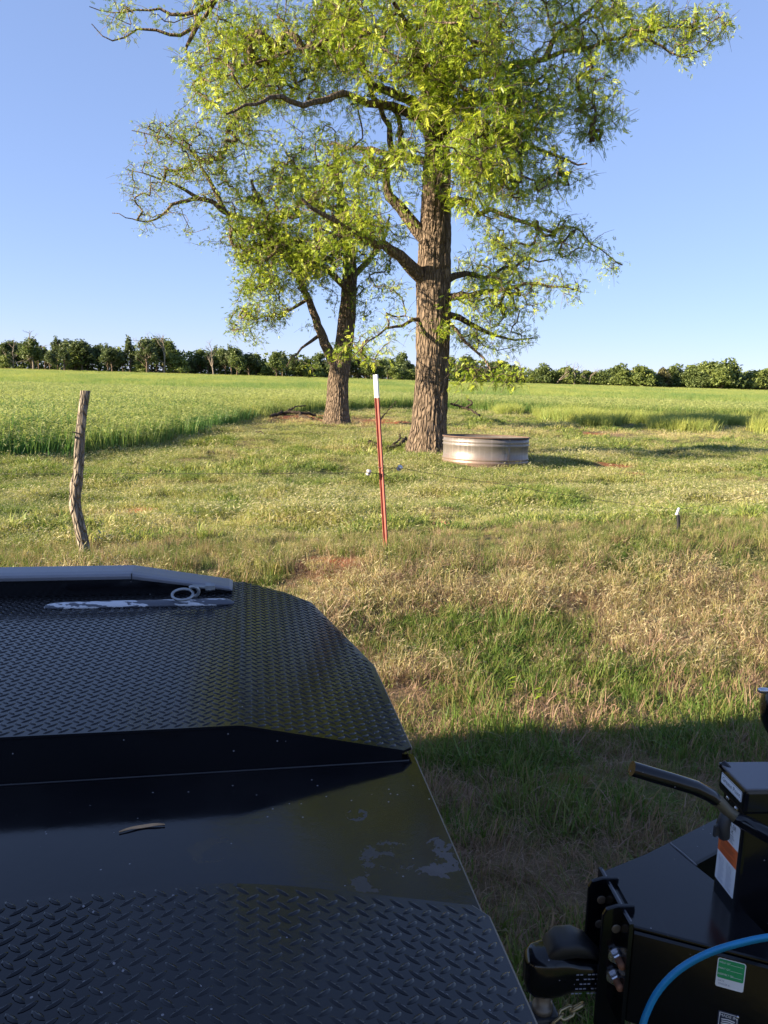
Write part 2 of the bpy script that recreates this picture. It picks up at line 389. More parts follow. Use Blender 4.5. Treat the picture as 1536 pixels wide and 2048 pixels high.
t = NT('tank_water'); M['water'] = t.done(t.bsdf((.015, .02, .015), .06, 0, .5, t.bump(t.noise(4, t.coord()), .05, .02)))
M['glass'] = simple('dark_glass', (.015, .018, .02), .08, var=.1)
M['truck_white'] = simple('white_truck_paint', (.6, .6, .6), .25, var=.05)
M['dry_leaf'] = simple('dry_leaf', (.50, .30, .15), .8, var=.3, sc=80)
M['dung'] = simple('red_clay', (.26, .13, .075), .95, var=.4, sc=14, bump=.8)

# ================================================================== SETTING: ground
def lin(a, b, n): return np.linspace(a, b, n)
ys = np.concatenate([[-3000, -800, -200, -60, -20, -8], lin(-4, 1, 11), lin(1.15, 9, 90), lin(9.15, 22, 86), lin(22.4, 60, 95), lin(62, 130, 35), lin(135, 300, 34), [320, 360, 420, 520, 700, 1000, 1600, 3000]])
ts = np.concatenate([-np.geomspace(40, 1.3, 14), lin(-1.2, 1.2, 161), np.geomspace(1.3, 40, 14)])
G = []; nx, ny = len(ts), len(ys)
wid = np.where(ys < 0, 6 + np.abs(ys) * 1.0, np.maximum(5, ys * .75 + 2))
XX = ts[None, :] * wid[:, None]; YY = np.repeat(ys[:, None], nx, 1)
ZZ = gz(XX, YY)
me = bpy.data.meshes.new('pasture_ground')
idx = np.arange(nx * ny).reshape(ny, nx)
quads = np.stack([idx[:-1, :-1], idx[:-1, 1:], idx[1:, 1:], idx[1:, :-1]], -1).reshape(-1, 4)
me.from_pydata(np.stack([XX, YY, ZZ], -1).reshape(-1, 3).tolist(), [], quads.tolist())
d_, s_ = drysoil(XX.ravel(), YY.ravel())
# outline of the standing crop (near edge), world points taken where the edge lies
EDGE = [(-60, 10.5), (-20, 12.2), (-9.5, 14.2), (-7.4, 15.6), (-6.4, 18.5), (-6.0, 22), (-6.1, 26), (-6.0, 31), (-4.6, 38), (-2, 43), (1, 46), (5, 46), (7.5, 44), (11, 42), (22, 43), (40, 46), (150, 60)]
EDGE_X = np.array([e[0] for e in EDGE]); EDGE_Y = np.array([e[1] for e in EDGE])
def in_crop(x, y):
    x = np.asarray(x, float); y = np.asarray(y, float)
    # the left lobe bulges: x must be left of the track edge for y < 36
    xl = np.interp(y, [10.5, 12.2, 14.2, 15.6, 18.5, 22, 26, 31, 38, 43, 46], [-60, -20, -9.5, -7.4, -6.4, -6.0, -6.1, -6.0, -4.6, -2, 1])
    xr = np.interp(y, [42, 43, 46, 60], [11, 22, 40, 150])
    wob = .6 * (fbm(x * .4, y * .4, 0, 5, 2) - .5)
    left = (x < xl + wob) & (y > 10.5)
    right = (y > np.interp(x, [-2, 1, 5, 7.5, 11, 22, 40, 150], [43, 46, 46, 44, 42, 43, 46, 60]) + 2 * wob) & (x > -2.5)
    far = y > 46
    return left | right | (far & (y > np.interp(x, [11, 22, 40, 150], [40, 43, 46, 60])))
crp = in_crop(XX.ravel(), YY.ravel()).astype(float)
for nm_, dd in (('dry', d_), ('soil', s_), ('crop', crp)):
    a = me.attributes.new(nm_, 'FLOAT', 'POINT'); a.data.foreach_set('value', dd.astype(np.float32))
me.materials.append(M['ground']); me.polygons.foreach_set('use_smooth', [True] * len(me.polygons)); me.update()
g = bpy.data.objects.new('ground', me); COL.objects.link(g); tag(g, kind='structure')

# ================================================================== grass and crop (stuff)
def clump(name, mat, seed, n, rad_, hmin, hmax, wid_, lean=.5, droop=.5, heads=0.0, segs=3, headsz=(.05, .008)):
    r = np.random.default_rng(seed); V = []; A = []; Hh = []
    for i in range(n):
        a = r.uniform(0, 2 * math.pi); q = rad_ * math.sqrt(r.uniform()); bx, by = q * math.cos(a), q * math.sin(a)
        h = r.uniform(hmin, hmax); da = a + r.normal(0, 1.2); ln = lean * r.uniform(.2, 1.3); dx, dy = math.cos(da), math.sin(da)
        fa = r.uniform(0, math.pi); wx, wy = math.cos(fa), math.sin(fa); b = r.uniform(); ww = wid_ * r.uniform(.6, 1.3)
        P = []
        for s in range(segs + 1):
            u = s / segs; off = h * ln * (u ** 1.6) + 0
            z = h * (u - droop * .5 * u ** 3)
            P.append((bx + dx * off, by + dy * off, z, ww * (1 - u ** 1.5) + .0004))
        for s in range(segs):
            p, q2 = P[s], P[s + 1]
            V += [(p[0] - wx * p[3], p[1] - wy * p[3], p[2]), (p[0] + wx * p[3], p[1] + wy * p[3], p[2]),
                  (q2[0] + wx * q2[3], q2[1] + wy * q2[3], q2[2]), (q2[0] - wx * q2[3], q2[1] - wy * q2[3], q2[2])]
            A += [b] * 4; Hh += [0] * 4
        if r.uniform() < heads:
            p = P[-1]; hl, hw = headsz[0] * r.uniform(.7, 1.3), headsz[1]; dz = -hl * r.uniform(-.6, .8)
            V += [(p[0], p[1], p[2]), (p[0] + dx * hl * .5 - wx * hw, p[1] + dy * hl * .5 - wy * hw, p[2] + dz * .4),
                  (p[0] + dx * hl, p[1] + dy * hl, p[2] + dz), (p[0] + dx * hl * .5 + wx * hw, p[1] + dy * hl * .5 + wy * hw, p[2] + dz * .4)]
            A += [b] * 4; Hh += [1.0] * 4
    m_ = quadmesh(name, np.array(V), {'bv': A, 'hgt': Hh}, mat)
    return bpy.data.objects.new(name, m_)
def scatter(name, clumps, P, rot, scl, idx_, tint, label_kind='stuff'):
    col_ = bpy.data.collections.new(name + '_source')
    for o in clumps: col_.objects.link(o)
    me = bpy.data.meshes.new(name); n = len(P)
    me.vertices.add(n); me.vertices.foreach_set('co', np.asarray(P, np.float32).ravel())
    a = me.attributes.new('rot', 'FLOAT_VECTOR', 'POINT'); a.data.foreach_set('vector', np.asarray(rot, np.float32).ravel())
    a = me.attributes.new('scl', 'FLOAT_VECTOR', 'POINT'); a.data.foreach_set('vector', np.asarray(scl, np.float32).ravel())
    a = me.attributes.new('idx', 'INT', 'POINT'); a.data.foreach_set('value', np.asarray(idx_, np.int32))
    a = me.attributes.new('tint', 'FLOAT', 'POINT'); a.data.foreach_set('value', np.asarray(tint, np.float32))
    o = bpy.data.objects.new(name, me); COL.objects.link(o); o['kind'] = 'stuff'
    ng = bpy.data.node_groups.new(name + '_nodes', 'GeometryNodeTree')
    ng.interface.new_socket('Geometry', in_out='INPUT', socket_type='NodeSocketGeometry'); ng.interface.new_socket('Geometry', in_out='OUTPUT', socket_type='NodeSocketGeometry')
    N = ng.nodes.new; gi = N('NodeGroupInput'); go = N('NodeGroupOutput'); ip = N('GeometryNodeInstanceOnPoints'); ci = N('GeometryNodeCollectionInfo')
    ci.inputs['Collection'].default_value = col_; ci.inputs['Separate Children'].default_value = True; ci.inputs['Reset Children'].default_value = True
    ip.inputs['Pick Instance'].default_value = True
    def na(nm, ty): q = N('GeometryNodeInputNamedAttribute'); q.data_type = ty; q.inputs['Name'].default_value = nm; return q.outputs['Attribute']
    L = ng.links.new
    m2p = N('GeometryNodeMeshToPoints'); L(gi.outputs[0], m2p.inputs[0]); L(m2p.outputs[0], ip.inputs['Points']); L(ci.outputs[0], ip.inputs['Instance'])
    L(na('idx', 'INT'), ip.inputs['Instance Index']); L(na('scl', 'FLOAT_VECTOR'), ip.inputs['Scale'])
    e2r = N('FunctionNodeEulerToRotation'); L(na('rot', 'FLOAT_VECTOR'), e2r.inputs[0]); L(e2r.outputs[0], ip.inputs['Rotation'])
    L(ip.outputs[0], go.inputs[0])
    md = o.modifiers.new('scatter', 'NODES'); md.node_group = ng
    return o
def field(n, x0, x1, y0, y1, keep=None, margin=1.8):
    """n uniform points in a rectangle, kept when near the view's wedge"""
    x = RNG.uniform(x0, x1, n); y = RNG.uniform(y0, y1, n)
    k = np.abs(x) < np.maximum(y, 0) * .58 + margin
    if keep is not None: k &= keep(x, y)
    return x[k], y[k]
def place(x, y, smin, smax, tilt=.15, zscale=None, sink=.0):
    n = len(x); P = np.stack([x, y, gz(x, y) - sink], 1)
    rot = np.stack([RNG.normal(0, tilt, n), RNG.normal(0, tilt, n), RNG.uniform(0, 6.283, n)], 1)
    s = RNG.uniform(smin, smax, n); zs = s if zscale is None else s * zscale
    return P, rot, np.stack([s, s, zs], 1)
vv = lambda x, y: -x * math.sin(RA) + y * math.cos(RA)
def not_truck(x, y):
    a = rad(10); u = x * math.cos(a) + y * math.sin(a); v = -x * math.sin(a) + y * math.cos(a)
    return ~((u < .25) & (v < 2.4))
DC = {}
# -- near verge: short mown mix of green blades and dead thatch
stub = [clump('stubble_tuft', M['lawn'], 160 + i, 26, .09, .04, .13, .0015, .28, .15) for i in range(3)]
lawn = [clump('lawn_tuft', M['lawn'], 100 + i, 34, .07, .025, .085, .0017, .9, .8) for i in range(4)] + \
       [clump('thatch_tuft', M['lawn'], 120 + i, 30, .09, .015, .06, .0013, 2.2, 1.3) for i in range(3)] + \
       [clump('broad_tuft', M['lawn'], 140 + i, 16, .045, .05, .12, .0026, .8, .9) for i in range(2)] + stub
x, y = field(26000, -5, 6, .7, 5.4, lambda x, y: not_truck(x, y) & (vv(x, y) < 5.0), 2.6)
dr, sl = drysoil(x, y); k = RNG.uniform(size=len(x)) > sl * .75; x, y, dr = x[k], y[k], dr[k]
P, R_, s3 = place(x, y, .6, 1.25, .25); n = len(x)
isdry = RNG.uniform(size=n) < np.clip(dr * 1.1 - .05, .1, .95)
ix = np.where(isdry, np.where(RNG.uniform(size=n) < .5, RNG.integers(9, 12, n), RNG.integers(4, 7, n)), np.where(RNG.uniform(size=n) < .25, RNG.integers(7, 9, n), RNG.integers(0, 4, n)))
ti = np.where(isdry, RNG.uniform(.62, 1.0, n), np.clip(RNG.normal(.26, .13, n) + dr * .18, 0, .62))
s3 *= (.65 + .8 * fbm(x * 2.6, y * 2.6, 0, 19, 2))[:, None]
scatter('verge_grass', lawn, P, R_, s3, ix, ti)
# -- bank of the ditch: taller dry straw with green tufts
bank = [clump('bank_green_tuft', M['lawn'], 200 + i, 30, .07, .06, .17, .0024, .6, .7) for i in range(4)] + \
       [clump('bank_straw_tuft', M['lawn'], 220 + i, 38, .10, .06, .20, .0017, 1.1, .9, .15, 3, (.03, .0035)) for i in range(4)] + \
       [clump('brome_tuft', M['pasture'], 240 + i, 34, .09, .10, .25, .0016, .6, .8, .8, 3, (.04, .0042)) for i in range(4)] + [clump('bank_stubble', M['lawn'], 260 + i, 34, .09, .08, .22, .0016, .3, .2, .1, 3, (.03, .003)) for i in range(3)]
x, y = field(30000, -9, 9, 4.2, 9.5, lambda x, y: (vv(x, y) > 4.2) & (vv(x, y) < 7.6), 2.0)
dr, sl = drysoil(x, y); k = RNG.uniform(size=len(x)) > sl * .9; x, y, dr = x[k], y[k], dr[k]
v = vv(x, y); n = len(x)
crest = np.exp(-((v - 6.45) / .55) ** 2)
P, R_, s3 = place(x, y, .55, 1.1, .2)
s3 *= (1 - .45 * np.clip((v - 5.9) / .6, 0, 1))[:, None]
isb = RNG.uniform(size=n) < crest * .75 + .05
isdry = RNG.uniform(size=n) < np.clip(dr * 1.25 - .12, .08, .95)
ix = np.where(isb, RNG.integers(8, 12, n), np.where(isdry, np.where(RNG.uniform(size=n) < .45, RNG.integers(12, 15, n), RNG.integers(4, 8, n)), RNG.integers(0, 4, n)))
ti = np.where(isb, np.clip(RNG.normal(.45, .15, n), 0, 1), np.where(isdry, RNG.uniform(.6, 1.0, n), np.clip(RNG.normal(.28, .13, n), 0, .6)))
s3 *= (.42 + .95 * fbm(x * 2.2, y * 2.2, 0, 29, 2))[:, None]
scatter('bank_grass', bank, P, R_, s3, ix, ti)
# -- grazed pasture beyond the fence
past = [clump('pasture_tuft', M['pasture'], 300 + i, 34, .13, .04, .13, .0028, .9, .8, .12, 2, (.03, .006)) for i in range(4)] + \
       [clump('pasture_seed_tuft', M['pasture'], 320 + i, 30, .14, .08, .19, .0026, .7, .8, .7, 2, (.04, .008)) for i in range(3)] + \
       [clump('pasture_weed', M['pasture'], 340 + i, 26, .12, .06, .18, .008, .8, .5, 0, 2) for i in range(2)]
def openp(x, y): return (vv(x, y) > 7.2) & ~in_crop(x, y) & (((x - 2.14) ** 2 + (y - 16.5) ** 2) > .92 ** 2)
parts_ = [field(36000, -15, 15, 6.5, 13.5, openp), field(26000, -17, 19, 13.5, 24, openp), field(24000, -12, 40, 24, 52, openp)]
x = np.concatenate([p[0] for p in parts_]); y = np.concatenate([p[1] for p in parts_])
dr, sl = drysoil(x, y); k = RNG.uniform(size=len(x)) > np.clip(sl * 1.3 - .05, 0, .95); x, y, dr = x[k], y[k], dr[k]; n = len(x)
P, R_, s3 = place(x, y, .6, 1.15, .15); s3 *= np.interp(y, [8, 20, 50], [.85, 1.15, 1.9])[:, None]; s3[:, 2] *= np.interp(y, [8, 20, 50], [1, .85, .6])
pale = fbm(x * .5, y * .5, 0, 55, 2)
isp = RNG.uniform(size=n) < np.clip((pale - .35) * 1.6 + .1, .05, .8)
wd = (fbm(x * .45 + 9, y * .45, 0, 66, 2) > .62) & (RNG.uniform(size=n) < .6)
ix = np.where(wd, RNG.integers(7, 9, n), np.where(isp, RNG.integers(4, 7, n), RNG.integers(0, 4, n)))
ti = np.where(wd, np.clip(RNG.normal(.12, .1, n), 0, 1), np.clip(RNG.normal(.30, .13, n) + (dr - .35) * .65 + isp * .08, 0, 1))
tuft = fbm(x * 1.1, y * 1.3, 0, 39, 3); s3 *= np.clip(.25 + 1.6 * tuft, .35, 1.6)[:, None]; ti = np.clip(ti + (tuft - .5) * .5 + .05, 0, 1)
scatter('pasture_grass', past, P, R_, s3, ix, ti)
# -- the standing rye crop
crop_c = [clump('rye_tuft', M['crop'], 400 + i, 60, .22, .40, .80, .0052, .17, .25, .5, 3, (.075, .007)) for i in range(4)] + \
         [clump('rye_patch', M['crop'], 420 + i, 170, .95, .50, .82, .011, .18, .25, .6, 2, (.11, .014)) for i in range(4)] + \
         [clump('tall_weed', M['crop'], 440 + i, 56, .26, .3, .72, .008, .35, .3, .2, 3, (.05, .012)) for i in range(2)]
pn = field(30000, -42, 30, 10, 56, in_crop, 4); pf = field(26000, -110, 110, 52, 175, in_crop, 6); pff = field(17000, -180, 180, 170, 262, in_crop, 10)
def weedy(x, y):
    return ~in_crop(x, y) & (y < 46.5) & (x > 6) & (y > np.interp(x, [6, 8, 12, 22, 40], [41, 33, 30.5, 31.5, 34])) & (fbm(x * .5, y * .35, 0, 91, 2) > .42)
pw = field(14000, 4, 44, 26, 50, weedy)
x = np.concatenate([pn[0], pf[0], pff[0], pw[0]]); y = np.concatenate([pn[1], pf[1], pff[1], pw[1]])
cls = np.concatenate([np.zeros(len(pn[0])), np.ones(len(pf[0])), np.ones(len(pff[0])), np.full(len(pw[0]), 2)]); n = len(x)
P, R_, s3 = place(x, y, .85, 1.15, .06)
s3[cls == 1] *= np.interp(y[cls == 1], [50, 120, 260], [1.0, 1.35, 2.2])[:, None]; s3[cls == 1, 2] = RNG.uniform(.85, 1.1, int((cls == 1).sum()))
edged = np.clip((np.interp(y, [10.5, 12.2, 14.2, 15.6, 18.5, 22, 26, 31, 38], [-60, -20, -9.5, -7.4, -6.4, -6.0, -6.1, -6.0, -4.6]) - x) / 2.2, 0, 1) * (y < 38) + (y >= 38)
s3[cls == 0, 2] *= (.7 + .3 * edged[cls == 0])
ix = np.where(cls == 0, RNG.integers(0, 4, n), np.where(cls == 1, RNG.integers(4, 8, n), RNG.integers(8, 10, n)))
tn = fbm(x * .18, y * .07, 0, 71, 2); ti = np.clip(.30 + (tn - .5) * .9 + RNG.normal(0, .08, n) + np.interp(y, [15, 40, 120, 250], [-.03, .10, .34, .44]), 0, 1)
yel = (cls == 0) & (edged < .8) & (y < 34) & (fbm(x * .5, y * .5, 0, 13, 2) > .5); ti[yel] += .3
ti[cls == 2] = RNG.uniform(.6, 1.0, int((cls == 2).sum()))
scatter('rye_field', crop_c, P, R_, s3, ix, np.clip(ti, 0, 1))

# ================================================================== TREES
class Skel:
    def __init__(s): s.p = []; s.par = []; s.r = []; s.fix = []
    def node(s, p, par, r, fix=True): s.p.append(np.array(p, float)); s.par.append(par); s.r.append(r); s.fix.append(fix); return len(s.p) - 1
    def limb(s, pts, par=None, step=.22, wob=.028, rs=None):
        """smooth curve through (point, radius) pairs"""
        P = [np.array(p, float) for p, _ in pts]; R = [r for _, r in pts]
        if par is None and s.p:
            d = [np.linalg.norm(q - P[0]) for q in s.p]; par = int(np.argmin(d))
        out = []
        for i in range(len(P) - 1):
            p0 = P[max(i - 1, 0)]; p1, p2 = P[i], P[i + 1]; p3 = P[min(i + 2, len(P) - 1)]
            k = max(1, int(np.linalg.norm(p2 - p1) / step))
            for j in range(k):
                u = j / k
                q = .5 * (2 * p1 + (p2 - p0) * u + (2 * p0 - 5 * p1 + 4 * p2 - p3) * u * u + (3 * p1 - p0 - 3 * p2 + p3) * u ** 3)
                out.append((q, R[i] + (R[i + 1] - R[i]) * u))
        out.append((P[-1], R[-1])); last = -1 if par is None else par; ids = []
        for i, (q, r) in enumerate(out):
            f = min(1, i / 4) * wob
            q = q + RNG.normal(0, 1, 3) * f * min(1, .1 / (r + .02))
            last = s.node(q, last, r); ids.append(last)
        return ids
    def grow(s, T, zmin, step=.24, minr=.02):
        P = np.array(s.p); ok = np.array([(p[2] > zmin and r < .34) for p, r in zip(s.p, s.r)])
        cand = np.where(ok)[0]
        d = np.full(len(T), 1e9); nn = np.zeros(len(T), int)
        for i in range(0, len(cand), 400):
            q = cand[i:i + 400]; D = np.linalg.norm(T[:, None] - P[q][None], axis=2); j = D.argmin(1); m = D[np.arange(len(T)), j]
            b = m < d; d[b] = m[b]; nn[b] = q[j[b]]
        done = np.zeros(len(T), bool); tips = [None] * len(T)
        for it in range(len(T)):
            dd = np.where(done, 1e9, d); k = int(dd.argmin()); a = nn[k]; L = d[k]; done[k] = True
            p0 = s.p[a]; p1 = T[k]; pa = s.par[a]
            t0 = (p0 - s.p[pa]) if pa >= 0 else np.array([0, 0, 1.]); t0 = t0 / (np.linalg.norm(t0) + 1e-9)
            n = max(2, int(L / step)); c = p0 + t0 * L * .38 + np.array([0, 0, .12 * L]); last = a; new = []
            wv = RNG.normal(0, .05 * L + .015, (n, 3))
            for i in range(1, n + 1):
                u = i / n; q = (1 - u) ** 2 * p0 + 2 * u * (1 - u) * c + u * u * p1
                if i < n: q = q + wv[i - 1]
                last = s.node(q, last, 0.0, False); new.append(last)
            tips[k] = last
            NP = np.array([s.p[q] for q in new]); D = np.linalg.norm(T[:, None] - NP[None], axis=2); j = D.argmin(1); m = D[np.arange(len(T)), j]
            b = (m < d) & ~done; d[b] = m[b]; nn[b] = np.array(new)[j[b]]
        cnt = np.zeros(len(s.p))
        for k in tips: cnt[k] += 1
        for i in range(len(s.p) - 1, -1, -1):
            if s.par[i] >= 0: cnt[s.par[i]] += cnt[i]
        for i in range(len(s.p)):
            if not s.fix[i]: s.r[i] = .0046 + .0046 * max(cnt[i] - .5, .1) ** .52
        return tips
    def mesh(s, mb, rmin=0, rmax=9, cut=None):
        ch = [[] for _ in s.p]
        for i, p in enumerate(s.par):
            if p >= 0: ch[p].append(i)
        starts = [(i, None) for i in range(len(s.p)) if s.par[i] < 0]
        while starts:
            i, pre = starts.pop(); chain = [pre, i] if pre is not None else [i]
            while ch[i]:
                c = sorted(ch[i], key=lambda q: -s.r[q]); nxt = c[0]
                for q in c[1:]: starts.append((q, i))
                chain.append(nxt); i = nxt
            if len(chain) < 2: continue
            pts = [s.p[q] for q in chain]; r = [s.r[q] for q in chain]
            if pre is not None: r[0] = min(r[0], r[1] * 1.15)
            if not (rmin <= r[-1 if len(r) < 3 else 1] < rmax): continue
            mx = max(r); n = 14 if mx > .1 else 8 if mx > .035 else 5 if mx > .015 else 3
            mb.tube(pts, r, n, caps=False)
def rot_basis(yaw, pitch, roll):
    cy, sy, cp, sp, cr, sr = np.cos(yaw), np.sin(yaw), np.cos(pitch), np.sin(pitch), np.cos(roll), np.sin(roll)
    X = np.stack([cy * cp, sy * cp, sp], 1); Y0 = np.stack([-sy, cy, 0 * cy], 1); Z0 = np.cross(X, Y0)
    Y = Y0 * cr[:, None] + Z0 * sr[:, None]; Z = np.cross(X, Y); return X, Y, Z
def leaf_template(nl, L, ll, lw, droop):
    """one compound leaf: leaflets in pairs along a drooping stalk; quads (outline with a folded midrib left flat)"""
    V = []
    for i in range(nl):
        t_ = 1.0 if i == nl - 1 else .28 + .62 * (i // 2) / max(1, (nl - 1) // 2 - .5); sd = 0 if i == nl - 1 else (1 if i % 2 else -1)
        bx, bz = L * t_, -droop * L * t_ * t_
        a = sd * rad(52); dx, dy, dz = math.cos(a), math.sin(a), -.30 - droop * t_ * .5
        q = ll * (.75 + .4 * t_); px_, py_ = -dy, dx
        V += [(bx, 0, bz), (bx + dx * q * .45 + px_ * lw, dy * q * .45 + py_ * lw, bz + dz * q * .40),
              (bx + dx * q, dy * q, bz + dz * q), (bx + dx * q * .45 - px_ * lw, dy * q * .45 - py_ * lw, bz + dz * q * .50)]
    return np.array(V)
def leaves(tips, dirs, per, spread, tmpl, scale, sag):
    n = len(tips) * per; C = np.repeat(tips, per, 0) + RNG.normal(0, spread, (n, 3)); yaw = RNG.uniform(0, 6.283, n)
    yaw = np.where(RNG.uniform(size=n) < .5, np.repeat(np.arctan2(dirs[:, 1], dirs[:, 0]), per) + RNG.normal(0, .8, n), yaw)
    X, Y, Z = rot_basis(yaw, RNG.normal(-sag, .6, n), RNG.normal(0, .7, n)); sc = np.repeat(scale, per) * RNG.uniform(.6, 1.25, n)
    V = C[:, None] + sc[:, None, None] * (tmpl[None, :, 0, None] * X[:, None] + tmpl[None, :, 1, None] * Y[:, None] + tmpl[None, :, 2, None] * Z[:, None])
    b = np.repeat(np.clip(RNG.normal(.5, .2, n) + np.repeat(RNG.normal(0, .2, len(tips)), per), 0, 1), len(tmpl))
    return V.reshape(-1, 3), b
def masses(spec, Y0, k, jit=1.0):
    """targets for twig ends from crown lobes: (px, py, rx, ry, depth offset, depth spread, count, leaf scale)"""
    T = []; SC = []
    for (px, py, rx, ry, dY, sY, n, sc) in spec:
        n = int(n * k)
        for i in range(n):
            while True:
                a, b, c_ = RNG.uniform(-1, 1, 3)
                if a * a + b * b + c_ * c_ <= 1: break
            # denser towards the lobe's outside, with ragged rim
            q = (a * a + b * b + c_ * c_) ** .5; f = (q ** .75) / max(q, 1e-3) * RNG.normal(1, .08)
            T.append(PY(px + a * f * rx, py + b * f * ry, Y0 + dY + c_ * f * sY)); SC.append(sc)
    T = np.array(T); SC = np.array(SC)
    # thin by noise so that gaps stay open
    g = fbm(T[:, 0] * .75, T[:, 1] * .75, T[:, 2] * .75, 17, 2); k_ = g > .44
    q = T - C0; sx_ = 768 + F * (q @ CR) / (q @ fw); sy_ = 1024 - F * (q @ CU) / (q @ fw); u_ = RNG.uniform(size=len(T))
    lanes = [(830, 915, 225, 440, .8), (775, 850, 330, 490, .7), (600, 740, 160, 235, .6), (690, 850, 470, 570, .6), (905, 1160, 100, 165, .45), (900, 1120, 395, 475, .5)]    # the photo's open lanes along the main limbs
    for (a_, b_, c_, d_l, pr) in lanes: k_ &= ~((sx_ > a_) & (sx_ < b_) & (sy_ > c_) & (sy_ < d_l) & (T[:, 1] < Y0 + .6) & (Y0 < 25) & (u_ < pr))
    return T[k_], SC[k_]
def trunk_mesh(mb, pts, n=150, dz=.035, ridge=.035, flare=0.0, seed=3, zflare=1.2):
    """furrowed trunk: pts (point, radius), radial ridges drawn out along the grain"""
    P = np.array([p for p, _ in pts]); R = np.array([r for _, r in pts]); L = np.concatenate([[0], np.cumsum(np.linalg.norm(np.diff(P, axis=0), axis=1))])
    m = int(L[-1] / dz); s_ = np.linspace(0, L[-1], m); ker = lambda a: np.interp(s_, L, a)
    C = np.stack([ker(P[:, i]) for i in range(3)], 1)
    for it in range(int(.25 / dz)): C[1:-1] = (C[:-2] + 2 * C[1:-1] + C[2:]) / 4
    rr_ = ker(R); a = np.linspace(0, 2 * math.pi, n, endpoint=False); A, Sg = np.meshgrid(a, s_)
    ca, sa = np.cos(A), np.sin(A); lobes = 0
    n1 = noise3(ca * 6.5 + 9, sa * 6.5, Sg * 1.3, seed); n2 = noise3(ca * 15, sa * 15 + 3, Sg * 3.2, seed + 1); n3 = noise3(ca * 30, sa * 30 + 3, Sg * 9, seed + 2)
    rg = 1 - np.abs(n1 * 2 - 1); rg2 = 1 - np.abs(n2 * 2 - 1)
    big = fbm(ca * 1.4, sa * 1.4, Sg * .7, seed + 5, 2) - .5
    fl = flare * np.exp(-Sg / (zflare * .30)) * (.55 + .9 * np.clip(.5 + .5 * np.sin(A * 5 + .8 + 1.5 * np.sin(A * 2)), 0, 1)) + flare * .18 * np.exp(-Sg / zflare)
    rad2 = rr_[:, None] * (1 + .16 * big) + fl + ridge * (-rg * .8 + rg2 * .55 + n3 * .35) * np.clip(rr_[:, None] / .3, .4, 1)
    X = C[:, None, 0] + ca * rad2; Yp = C[:, None, 1] + sa * rad2; Zp = np.repeat(C[:, None, 2], n, 1)
    V = np.stack([X, Yp, Zp], -1).reshape(-1, 3); b = len(mb.v); mb.v += [tuple(p) for p in V]
    for i in range(m - 1):
        for j in range(n):
            mb.f.append([b + i * n + j, b + i * n + (j + 1) % n, b + (i + 1) * n + (j + 1) % n, b + (i + 1) * n + j])
    q = (m - 1) * n; mb.m += [0] * q; mb.sm += [True] * q
def pecan(name, label, base, Y0, trunk, limbs, spec, k, leafm, tm, per, sag, ridge, flare, group, tmplargs, catkin):
    T = empty(name, base, label, 'tree')
    if group: T['group'] = group
    sk = Skel(); s1540 = lambda r, Y: r * Y / F
    tp = [(PY(px, py, Y0 + dY), s1540(r, Y0)) for (px, py, r, dY) in trunk]
    tp[0] = (tp[0][0] - np.array([0, 0, .35]), tp[0][1])
    mb = MB(); trunk_mesh(mb, tp, ridge=ridge, flare=flare)
    last = -1
    for q in range(len(tp) - 1):           # coarse core of the trunk, for attaching limbs (stays inside the furrowed surface)
        for u in np.linspace(0, 1, 8, endpoint=False):
            last = sk.node(tp[q][0] * (1 - u) + tp[q + 1][0] * u, last, (tp[q][1] * (1 - u) + tp[q + 1][1] * u) * .8)
    last = sk.node(tp[-1][0], last, tp[-1][1] * .8)
    for lb in limbs:
        dY0, dY1 = lb[0]; m = len(lb[1]) - 1
        sk.limb([(PY(px, py, Y0 + dY0 + (dY1 - dY0) * (i / m) ** 1.0), s1540(r * (1 - .38 * min(1, i / 3)), Y0)) for i, (px, py, r) in enumerate(lb[1])])
    TG, SC = masses(spec, Y0, k)
    tips = sk.grow(TG, base[2] + 1.6)
    sk.mesh(mb, .016); mb.build('trunk', M['bark'], T)
    tw = MB(); sk.mesh(tw, 0, .016)
    tp_ = np.array([sk.p[q] for q in tips]); dr_ = np.array([sk.p[q] - sk.p[sk.par[q]] for q in tips])
    for q in range(len(tp_)):               # fine twiglets beyond each twig end, some of them still bare
        d = dr_[q] / (np.linalg.norm(dr_[q]) + 1e-9)
        for j in range(2):
            e = d * .6 + RNG.normal(0, .6, 3); e /= np.linalg.norm(e); l = RNG.uniform(.2, .55)
            p = tp_[q]; p2 = p + e * l * .5 + np.array([0, 0, .03]); p3 = p + e * l - np.array([0, 0, .05 * l]); tw.tube([p, p2, p3], [.006, .0045, .002], 3, caps=False)
    tw.build('twigs', M['twig'], T)
    V, b = leaves(tp_, dr_, per, .115, leaf_template(*tmplargs), SC, sag)
    if catkin:                              # hanging catkins
        n = int(len(tp_) * catkin); ii = RNG.integers(0, len(tp_), n); c = tp_[ii] + RNG.normal(0, .16, (n, 3)); a = RNG.uniform(0, 3.14, n); L_ = RNG.uniform(.08, .19, n)
        wx = np.stack([np.cos(a), np.sin(a), 0 * a], 1) * .0032; dn = np.stack([RNG.normal(0, .02, n), RNG.normal(0, .02, n), -L_], 1)
        CV = np.stack([c - wx, c + wx, c + dn + wx * .7, c + dn - wx * .7], 1).reshape(-1, 3); V = np.concatenate([V, CV]); b = np.concatenate([b, np.full(len(CV), .85)])
    me = quadmesh('crown', V - np.array(T.location), {'bv': b, 'hgt': np.zeros(len(b))}, leafm)
    o = bpy.data.objects.new('crown', me); COL.objects.link(o); o.parent = T
    return T
b1 = PY(853, 903, 19.0); b1[2] = float(gz(b1[0], b1[1]))
